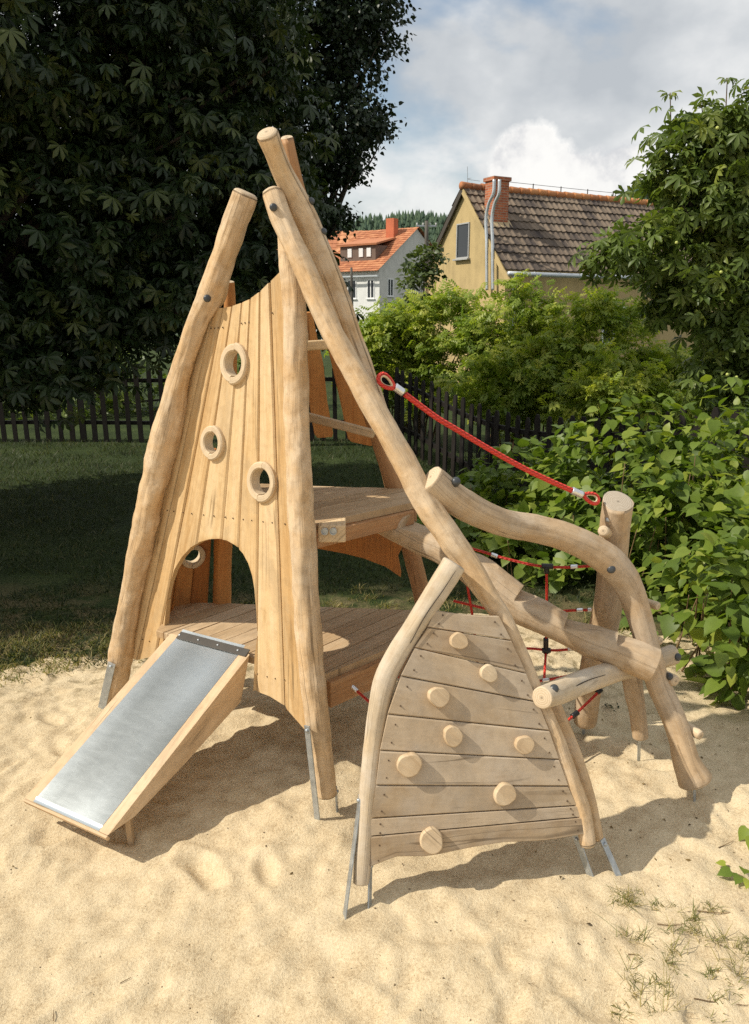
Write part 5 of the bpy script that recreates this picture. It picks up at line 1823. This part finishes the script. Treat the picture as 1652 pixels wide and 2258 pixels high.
def tiled(p0, along, down, La, Ld, thk_n, mat, parent, name='roof', tw=.30, tr=.42, amp=.035, lift=.045, sub=6):
    """roof slope of pantiles: real waves along the row, each row lapping the next"""
    along = along.normalized(); down = down.normalized(); n = along.cross(down).normalized()
    if n.z < 0:
        n = -n
    na, nr = int(La / tw), int(round(Ld / tr))
    V, U, R, Fc = [], [], [], []
    m = na * sub + 1
    rg = np.random.default_rng(8)
    for r in range(nr):
        tone = rg.random(na + 1)
        jit = rg.normal(size=na + 1) * .004
        for e in (0, 1):
            for i in range(m):
                a = i / sub * tw; f = (i % sub) / sub
                wv = amp * (math.cos(2 * math.pi * f) * .5 + .5 * math.cos(4 * math.pi * f) * .25)
                b = r * tr + (0 if e == 0 else tr * 1.06)
                k = min(i // sub, na)
                q = p0 + along * a + down * b + n * (wv + (0 if e == 0 else lift) + jit[k])
                V.append(q); U.append((a, b)); R.append(tone[k] * .8 + .1)
        for i in range(m):                       # the thickness of the row's lower edge
            V.append(V[-m] + n * -lift * 1.1 if False else (Vector(V[-m]) - n * lift * 1.1)); U.append((0, 0)); R.append(0.0)
        o = r * 3 * m
        for i in range(m - 1):
            Fc.append([o + i, o + i + 1, o + m + i + 1, o + m + i]); Fc.append([o + m + i, o + m + i + 1, o + 2 * m + i + 1, o + 2 * m + i])
    return mesh(name, V, Fc, mat, parent, uv=U, rnd=R)


def flat(name, pts, mat, parent, thk=.04, label=None):
    pts = [Vector(p) for p in pts]
    n = Vector((0, 0, 0)); c = sum(pts, Vector()) / len(pts)
    for i in range(len(pts)):
        n += (pts[i] - c).cross(pts[(i + 1) % len(pts)] - c)
    n.normalize()
    if n.dot(CAM - c) < 0:
        n = -n
    V, Fc = prism(pts, n, 0, -thk)
    o = mesh(name, V, Fc, mat, parent, uv=[(p.x + p.y, p.z) for p in V], rnd=[.5] * len(V), label=label); recalc(o)
    return o


def window(parent, p0, p1, z0, z1, n, frame=.06, mat=WHITEP, bars=1):
    """window in wall between ground-plane points p0, p1: frame proud of the wall, glass set back, sill"""
    a = (p1 - p0); wd = a.length; a.normalize()
    parts = []
    for (x0, x1, y0, y1) in [(0, wd, 0, frame), (0, wd, z1 - z0 - frame, z1 - z0), (0, frame, frame, z1 - z0 - frame), (wd - frame, wd, frame, z1 - z0 - frame)] + [(wd * (i + 1) / (bars + 1) - frame / 2, wd * (i + 1) / (bars + 1) + frame / 2, frame, z1 - z0 - frame) for i in range(bars)]:
        b0 = p0 + a * x0 + Z_ * (z0 + y0); b1 = p0 + a * x1 + Z_ * (z0 + y1)
        c = (b0 + b1) / 2 + n * .012
        parts.append(box_axes(c, a, Z_, n, (x1 - x0) / 2, (y1 - y0) / 2, .028, .004))
    V, Fc, U, R = merge(parts)
    w_ = mesh('window', V, Fc, mat, parent, uv=U)
    V, Fc, U, R = merge([box_axes(p0 + a * wd / 2 + Z_ * (z0 + z1) / 2 - n * .002, a, Z_, n, wd / 2 - .01, (z1 - z0) / 2 - .01, .01, 0)])
    mesh('pane', V, Fc, GLASS, w_, uv=U)
    V, Fc, U, R = merge([box_axes(p0 + a * wd / 2 + Z_ * (z0 - .03) + n * .05, a, Z_, n, wd / 2 + .06, .025, .08, .004)])
    mesh('sill', V, Fc, mat, w_, uv=U)
    return w_


Yh = 25.0
c0 = P(1115, 600, Yh)
g = Vector((-.48, .877, 0)); r = Vector((.877, .48, 0))
Wg = 4.65
ze = c0.z + .16
zr = P(1012, 412, Yh + Wg * .5 * .877).z
gz = -.6
house = bpy.data.objects.new('yellow_house', None); sc.collection.objects.link(house)
house.location = (c0.x, c0.y, gz)
house['label'] = 'small yellow plastered house with mossy brown tiled roof and brick chimney'; house['category'] = 'house'
Lh = 13.0
g0 = Vector((c0.x, c0.y, 0))
def hp_(a, b, z): return g0 + g * a + r * b + Z_ * z
V = [hp_(0, 0, gz), hp_(Wg, 0, gz), hp_(Wg, 0, ze), hp_(Wg / 2, 0, zr - .12), hp_(0, 0, ze)]
V += [p + r * Lh for p in V]
Fc = [[0, 4, 3, 2, 1], [5, 6, 7, 8, 9], [0, 5, 9, 4], [1, 2, 7, 6]]
o = mesh('wall', V, Fc, PL_Y, house); recalc(o)
ng = -r                                            # outward from the gable
nl = -g                                            # outward from the long wall
slope = (hp_(-.16, 0, ze - .16 * (zr - ze) / (Wg / 2)) - hp_(Wg / 2, 0, zr))
roof = tiled(hp_(Wg / 2, -.12, zr), r, slope, Lh, slope.length, 0, T_BR, house, tw=.23, tr=.36)
slope2 = (hp_(Wg + .16, 0, ze - .16 * (zr - ze) / (Wg / 2)) - hp_(Wg / 2, 0, zr))
tiled(hp_(Wg / 2, -.12, zr), r, slope2, Lh, slope2.length, 0, T_BR, house, tw=.46, tr=.72, sub=3)
# ridge tiles
parts = []
rg = random.Random(2)
for i in range(32):
    a = hp_(Wg / 2, -.15 + i * .4, zr + .02 + rg.uniform(-.01, .01)); b = a + r * .43
    parts.append(tube([a, (a + b) / 2, b], .13, 10, 5, .105)[:3] + ([rg.uniform(.1, .3) if i < 3 else rg.uniform(.4, 1)] * 50,))
V, Fc, U, R = merge(parts)
mesh('ridge_tiles', V, Fc, tile_mat('ridge_tile_orange', [(.3, (.20, .09, .05)), (.5, (.42, .16, .06)), (.7, (.55, .24, .09))]), house, smooth=True, uv=U, rnd=R, label='orange ridge tiles')
# barge boards, soffit
for s in (0, 1):
    e = hp_(-.3 if s == 0 else Wg + .3, -.1, ze - .3 * (zr - ze) / (Wg / 2) - .12); t_ = hp_(Wg / 2, -.1, zr - .10)
    V, Fc, U, R = beam(e, t_, r, .16, .05, .003)
    mesh('barge_board', V, Fc, DARKW if s else PL_Y, house, uv=U)
# gutter and downpipe
ez = ze - .16 * (zr - ze) / (Wg / 2) - .04
V, Fc, U, R = merge([tube([hp_(-.26, -.1, ez), hp_(-.26, Lh / 2, ez - .02), hp_(-.26, Lh, ez - .04)], .075, 10, 12)] + [tube([hp_(-.26, x, ez - .004), hp_(-.26, x + .03, ez - .004), hp_(-.26, x + .06, ez - .004)], .083, 10, 4) for x in np.arange(.9, Lh, 1.0)])
mesh('gutter', V, Fc, ZINC, house, smooth=True, uv=U)
V, Fc, U, R = merge([tube([hp_(-.26, .12, ez - .03), hp_(-.22, .14, ez - .25), hp_(-.09, .3, ez - .55), hp_(-.07, .32, ez - .8), hp_(-.07, .32, gz)], .05, 10, 30)])
mesh('downpipe', V, Fc, ZINC, house, smooth=True, uv=U)
# gable window
gp0 = on_plane(1008, 530, c0, ng); gp1 = on_plane(1036, 530, c0, ng)
zt, zb = on_plane(1022, 492, c0, ng).z, on_plane(1022, 570, c0, ng).z
gp0.z = gp1.z = 0
window(house, gp1, gp0, zb, zt, ng, .045, bars=0, mat=plain('grey_frame', (.36, .36, .35), .6))
# long wall door and window behind the shrubs
for (a, b, z0, z1) in ((4.2, 5.3, .9, 2.2),):
    window(house, hp_(0, a, 0), hp_(0, b, 0), z0, z1, nl, .08)
# chimney on the near slope
cb = on_plane(1094, 476, hp_(Wg / 2, 0, zr), slope.cross(r).normalized())
top_z = P(1094, 392, cb.y).z
hw = .30
parts = [box_axes(Vector((cb.x, cb.y, (cb.z - .3 + top_z - .1) / 2)), r, g, Z_, hw, hw * .8, (top_z - .1 - cb.z + .3) / 2, .006), box_axes(Vector((cb.x, cb.y, top_z - .06)), r, g, Z_, hw + .05, hw * .8 + .05, .06, .006)]
parts = [(V, Fc, [((Vector(q) - cb).dot(r) + (Vector(q) - cb).dot(g), q.z) for q in V], None) for V, Fc, U, _ in parts]
V, Fc, U, R = merge(parts)
ch = mesh('chimney', V, Fc, BRICK, roof, uv=U)
V, Fc, U, R = merge([box_axes(Vector((cb.x, cb.y, cb.z - .02)) + slope.normalized() * .06, r, slope.normalized(), r.cross(slope).normalized(), hw + .12, hw + .16, .05, .01)])
mesh('chimney_collar', V, Fc, plaster('mortar_collar', (.50, .38, .22)), roof, uv=U)
# twin steel flues
for du in (0, 13):
    pl_ = c0 + ng * .16
    pts = [on_plane(1074 + du, 640, pl_, ng), on_plane(1073.5 + du, 540, pl_, ng), on_plane(1074 + du, 465, pl_, ng), on_plane(1079 + du, 446, pl_ , ng), on_plane(1087 + du * .95, 430, pl_, ng), on_plane(1090 + du * .9, 396, pl_, ng)]
    V, Fc, U, _ = tube(pts, .05, 10, 60)
    mesh('flue_pipe', V, Fc, ZINC, house, smooth=True, uv=U)
V, Fc, U, R = merge([tube([hp_(Wg / 2, .1, zr), hp_(Wg / 2, .1, zr + .3), hp_(Wg / 2, .08, zr + .62)], .009, 6, 6), tube([hp_(Wg / 2 - .2, .1, zr + .25), hp_(Wg / 2, .1, zr + .25), hp_(Wg / 2 - .0, .6, zr + .22)], .007, 6, 6)])
mesh('aerial', V, Fc, GALV, roof, uv=U)
parts = []
for x in np.arange(1.6, Lh, 1.25):
    parts.append(beam(hp_(Wg / 2, x, zr + .1), hp_(Wg / 2, x, zr + .3), r, .03, .02, 0, .5))
parts.append(tube([hp_(Wg / 2, 1.6, zr + .28), hp_(Wg / 2, 6, zr + .26), hp_(Wg / 2, Lh - 1, zr + .28)], .008, 6, 10))
V, Fc, U, R = merge(parts)
mesh('lightning_wire', V, Fc, DARKW, roof, uv=U)

# ------------------------------------------------------------------ white house with orange roof
wh = bpy.data.objects.new('white_house', None); sc.collection.objects.link(wh)
wc = P(837, 588, 68)
wh.location = (wc.x, wc.y, -2); wh['label'] = 'white rendered house with bright orange roof and dormer far behind the shrubs'; wh['category'] = 'house'
gd = Vector((.573, .82, 0)); rd = Vector((-.82, .573, 0))
zt_ = P(919, 501, 68 + 4.9).z
half_w = 5.9; ze_ = wc.z; Lw = 6.2
b0 = Vector((wc.x, wc.y, 0))
def wp(a, b, z): return b0 + gd * a + rd * b + Z_ * z
V = [wp(0, 0, -2), wp(2 * half_w, 0, -2), wp(2 * half_w, 0, ze_), wp(half_w, 0, zt_ - .15), wp(0, 0, ze_)]
V += [p + rd * Lw for p in V]
o = mesh('wall', V, [[0, 4, 3, 2, 1], [5, 6, 7, 8, 9], [0, 5, 9, 4], [1, 2, 7, 6]], [PL_G, PL_W], wh, midx=[0, 0, 1, 1]); recalc(o)
sl = wp(-.5, 0, ze_ - .5 * (zt_ - ze_) / half_w) - wp(half_w, 0, zt_)
wr = tiled(wp(half_w, -.25, zt_), rd, sl, Lw + .5, sl.length, 0, T_OR, wh, tw=.3, tr=.38, amp=.03, sub=2)
sl2 = wp(2 * half_w + .5, 0, ze_ - .5 * (zt_ - ze_) / half_w) - wp(half_w, 0, zt_)
tiled(wp(half_w, -.25, zt_), rd, sl2, Lw + .5, sl2.length, 0, T_OR, wh, tw=.6, tr=.8, amp=.03, sub=2)
# dormer
k = (zt_ - ze_) / half_w
def rf(a, b, up): return wp(a, b, ze_ + k * a + up)
da, db0, db1, hh = 1.0, 1.1, 4.9, 1.25
V = [rf(da, db0, 0), rf(da, db1, 0), rf(da, db1, hh), rf(da, db0, hh), rf(da + 1.9, db0, 0.12), rf(da + 1.9, db1, 0.12)]
o = mesh('dormer', V, [[0, 1, 2, 3], [0, 3, 4], [1, 5, 2], [3, 2, 5, 4], [0, 4, 5, 1]], plaster('dormer_slate', (.16, .11, .085)), wr); recalc(o)
f0, f1 = rf(da - .25, db0 - .25, hh + .30), rf(da - .25, db1 + .25, hh + .30)
u0, u1 = rf(half_w * .72, db0 + .1, .12), rf(half_w * .72, db1, .12)
flat('dormer_roof', [f0, f1, u1, u0], T_OR, wr, .15)
parts = []
for x in (.18, .40, .72):
    bb = db0 + (db1 - db0) * x
    parts.append(box_axes(rf(da - .03, bb, hh * .55), rd, Z_, gd, .22, .36, .04, .01))
V, Fc, U, R = merge(parts)
for i, pt in enumerate(parts):
    mesh('dormer_window', pt[0], pt[1], WHITEP, wr, uv=pt[2])
cc0 = rf(half_w * .80, 1.9, 0)
V, Fc, U, R = merge([box_axes(cc0 + Z_ * .5, rd, gd, Z_, .42, .36, .95, .01)])
mesh('chimney', V, Fc, plaster('orange_brick_far', (.52, .15, .07)), wr)
V, Fc, U, R = merge([box_axes(rf(half_w * .55, 3.4, .12), rd, sl.normalized(), rd.cross(sl).normalized(), .3, .35, .06, .01)])
mesh('skylight', V, Fc, WHITEP, wr)
for (a, b) in ((.5, 1.3), (2.4, 3.4), (4.4, 5.3)):
    window(wh, wp(0, b, 0), wp(0, a, 0), ze_ - 2.6, ze_ - 1.0, -gd, .1)
window(wh, wp(1.2, 0, 0), wp(2.1, 0, 0), ze_ - 2.4, ze_ - .9, -rd, .1)
V, Fc, U, R = beam(wp(-.55, -.2, ze_ - .75), wp(-.55, Lw, ze_ - .75), Z_, .12, .12, 0)
mesh('gutter', V, Fc, ZINC, wh, uv=U)
# a second orange roof further left, seen between leaves
oh = bpy.data.objects.new('orange_roof_house', None); sc.collection.objects.link(oh)
q0 = P(760, 560, 84); oh.location = (q0.x, q0.y, -2); oh['label'] = 'orange roofed house partly hidden by the dark tree, left of the white house'; oh['category'] = 'house'
a_, b_ = Vector((-1, .15, 0)).normalized(), Vector((.15, 1, 0)).normalized()
V = []
for y_ in (0, 7):
    for x_ in (-1.5, 9):
        for z_ in (-2, q0.z):
            V.append(Vector((q0.x, q0.y, 0)) + a_ * x_ + b_ * y_ + Z_ * z_)
o = mesh('wall', V, [[0, 2, 3, 1], [4, 5, 7, 6], [0, 1, 5, 4], [2, 6, 7, 3]], PL_W, oh); recalc(o)
ra = Vector((q0.x, q0.y, q0.z)) + b_ * 3.5 + Z_ * 2.6 - a_ * 1.8
for s in (-1, 1):
    dn = b_ * s * 3.9 - Z_ * 2.9
    tiled(ra, a_, dn, 11, dn.length, 0, T_OR, oh, tw=.6, tr=.8, sub=2)

# ------------------------------------------------------------------ poles, railing, hills
def pole(base, top, r, label, arm=None):
    b, t_ = Vector(base), Vector(top)
    o = thing('utility_pole', b, label, 'pole')
    V, Fc, U, _ = tube([b - Z_ * .5, (b + t_) / 2, t_], r * 1.2, 10, 10, r * .8)
    mesh('shaft', V, Fc, plain('weathered_pole', (.10, .09, .075), .9), o, smooth=True, uv=U)
    for (dz, l) in (arm or []):
        V, Fc, U, R = beam(t_ - Z_ * dz - Vector((l, 0, 0)), t_ - Z_ * dz + Vector((l, .1, 0)), Z_, .08, .08, .005)
        cr = mesh('crossarm', V, Fc, GALV, o, uv=U)
        for s in (-1, -.35, .35, 1):
            V, Fc, U, _ = disc_stack(t_ - Z_ * dz + Vector((l * s * .93, .03, .1)), Z_, [.035, .05, .03], [-.08, 0, .06], 8)
            mesh('insulator', V, Fc, plain('porcelain', (.5, .5, .48), .3), cr)
    return t_


bt = P(942, 640, 44); tt = P(941, 487, 44)
pole((bt.x, bt.y, -1), tt, .13, 'dark wooden utility pole with a crossarm beside the yellow house eave', [(.25, .55)])
bt = P(778, 700, 60); tt = P(775, 590, 60)
pole((bt.x, bt.y, -1.8), tt, .11, 'slim pale post in front of the white house', None)
t = thing('railing', (0, 17.5, 0), 'low white metal railing beyond the fence under the shrub', 'railing')
parts = []
for (a, b) in (((795, 754), (863, 757)), ((795, 768), (863, 770)), ((862, 755), (862, 800)), ((815, 754), (815, 800)), ((838, 755), (838, 800))):
    parts.append(beam(P(a[0], a[1], 17.5), P(b[0], b[1], 17.5), (0, 1, 0), .05, .05, 0))
V, Fc, U, R = merge(parts)
mesh('frame', V, Fc, plain('pale_metal', (.55, .54, .50), .5), t, uv=U)

# wooded hills
HX = np.array([-400, -160, -60, -10, 10, 22, 35, 60, 75, 110, 170, 260, 400.])
HZ = np.array([24, 28, 28, 27.5, 29.0, 27.5, 26.0, 30.0, 38.0, 46, 50, 50, 44.])
def hill_z(x, y):
    crest = np.interp(x, HX, HZ)
    return -1.3 + (crest - 2.5) * sstep(110, 235, y) + 1.5 * vn(x * .03, y * .03, 2) * sstep(110, 150, y)
HILL = plain('hillside_green', (.035, .055, .028), .95, 0, .35, .12)
grid('hills', axis([(-400, 400, 10)]), axis([(100, 420, 10)]), hill_z, HILL)
rng = np.random.default_rng(77)
n = 5200
y = rng.uniform(150, 240, n); x = rng.uniform(-60, 130, n)
z = hill_z(x, y)
# spruce: stacked ragged cones
V0, T0 = [], []
for lv, (zb_, rr, zt2) in enumerate(((.12, .26, .55), (.38, .19, .78), (.62, .12, 1.0))):
    b_i = len(V0)
    for i in range(7):
        a = 2 * math.pi * i / 7 + lv
        V0.append((rr * (1 if i % 2 else .72) * math.cos(a), rr * (1 if i % 2 else .72) * math.sin(a), zb_ - (.03 if i % 2 else -.02)))
    V0.append((0, 0, zt2))
    T0 += [(b_i + i, b_i + (i + 1) % 7, b_i + 7) for i in range(7)]
sz = rng.uniform(2.6, 4.8, n)
up = np.tile([0, 0, 1.], (n, 1)) + rng.normal(size=(n, 3)) * .03
dd_ = rng.normal(size=(n, 3)); dd_[:, 2] = 0
V, Fc, k = instance((np.array(V0), np.array(T0)), np.stack([x, y, z - .3], -1), dd_, up, sz)
M_FOR = leaf_mat('distant_spruce', [(0, (0.030, 0.060, 0.036)), (1, (0.075, 0.115, 0.060))], .1, .8)  # slight distance haze put into the spruce green
bigmesh('forest', V, Fc, M_FOR, None, rnd=np.repeat(rng.random(n), k), kind='stuff', label='dark wooded ridge of conifers on the horizon')
print('built')
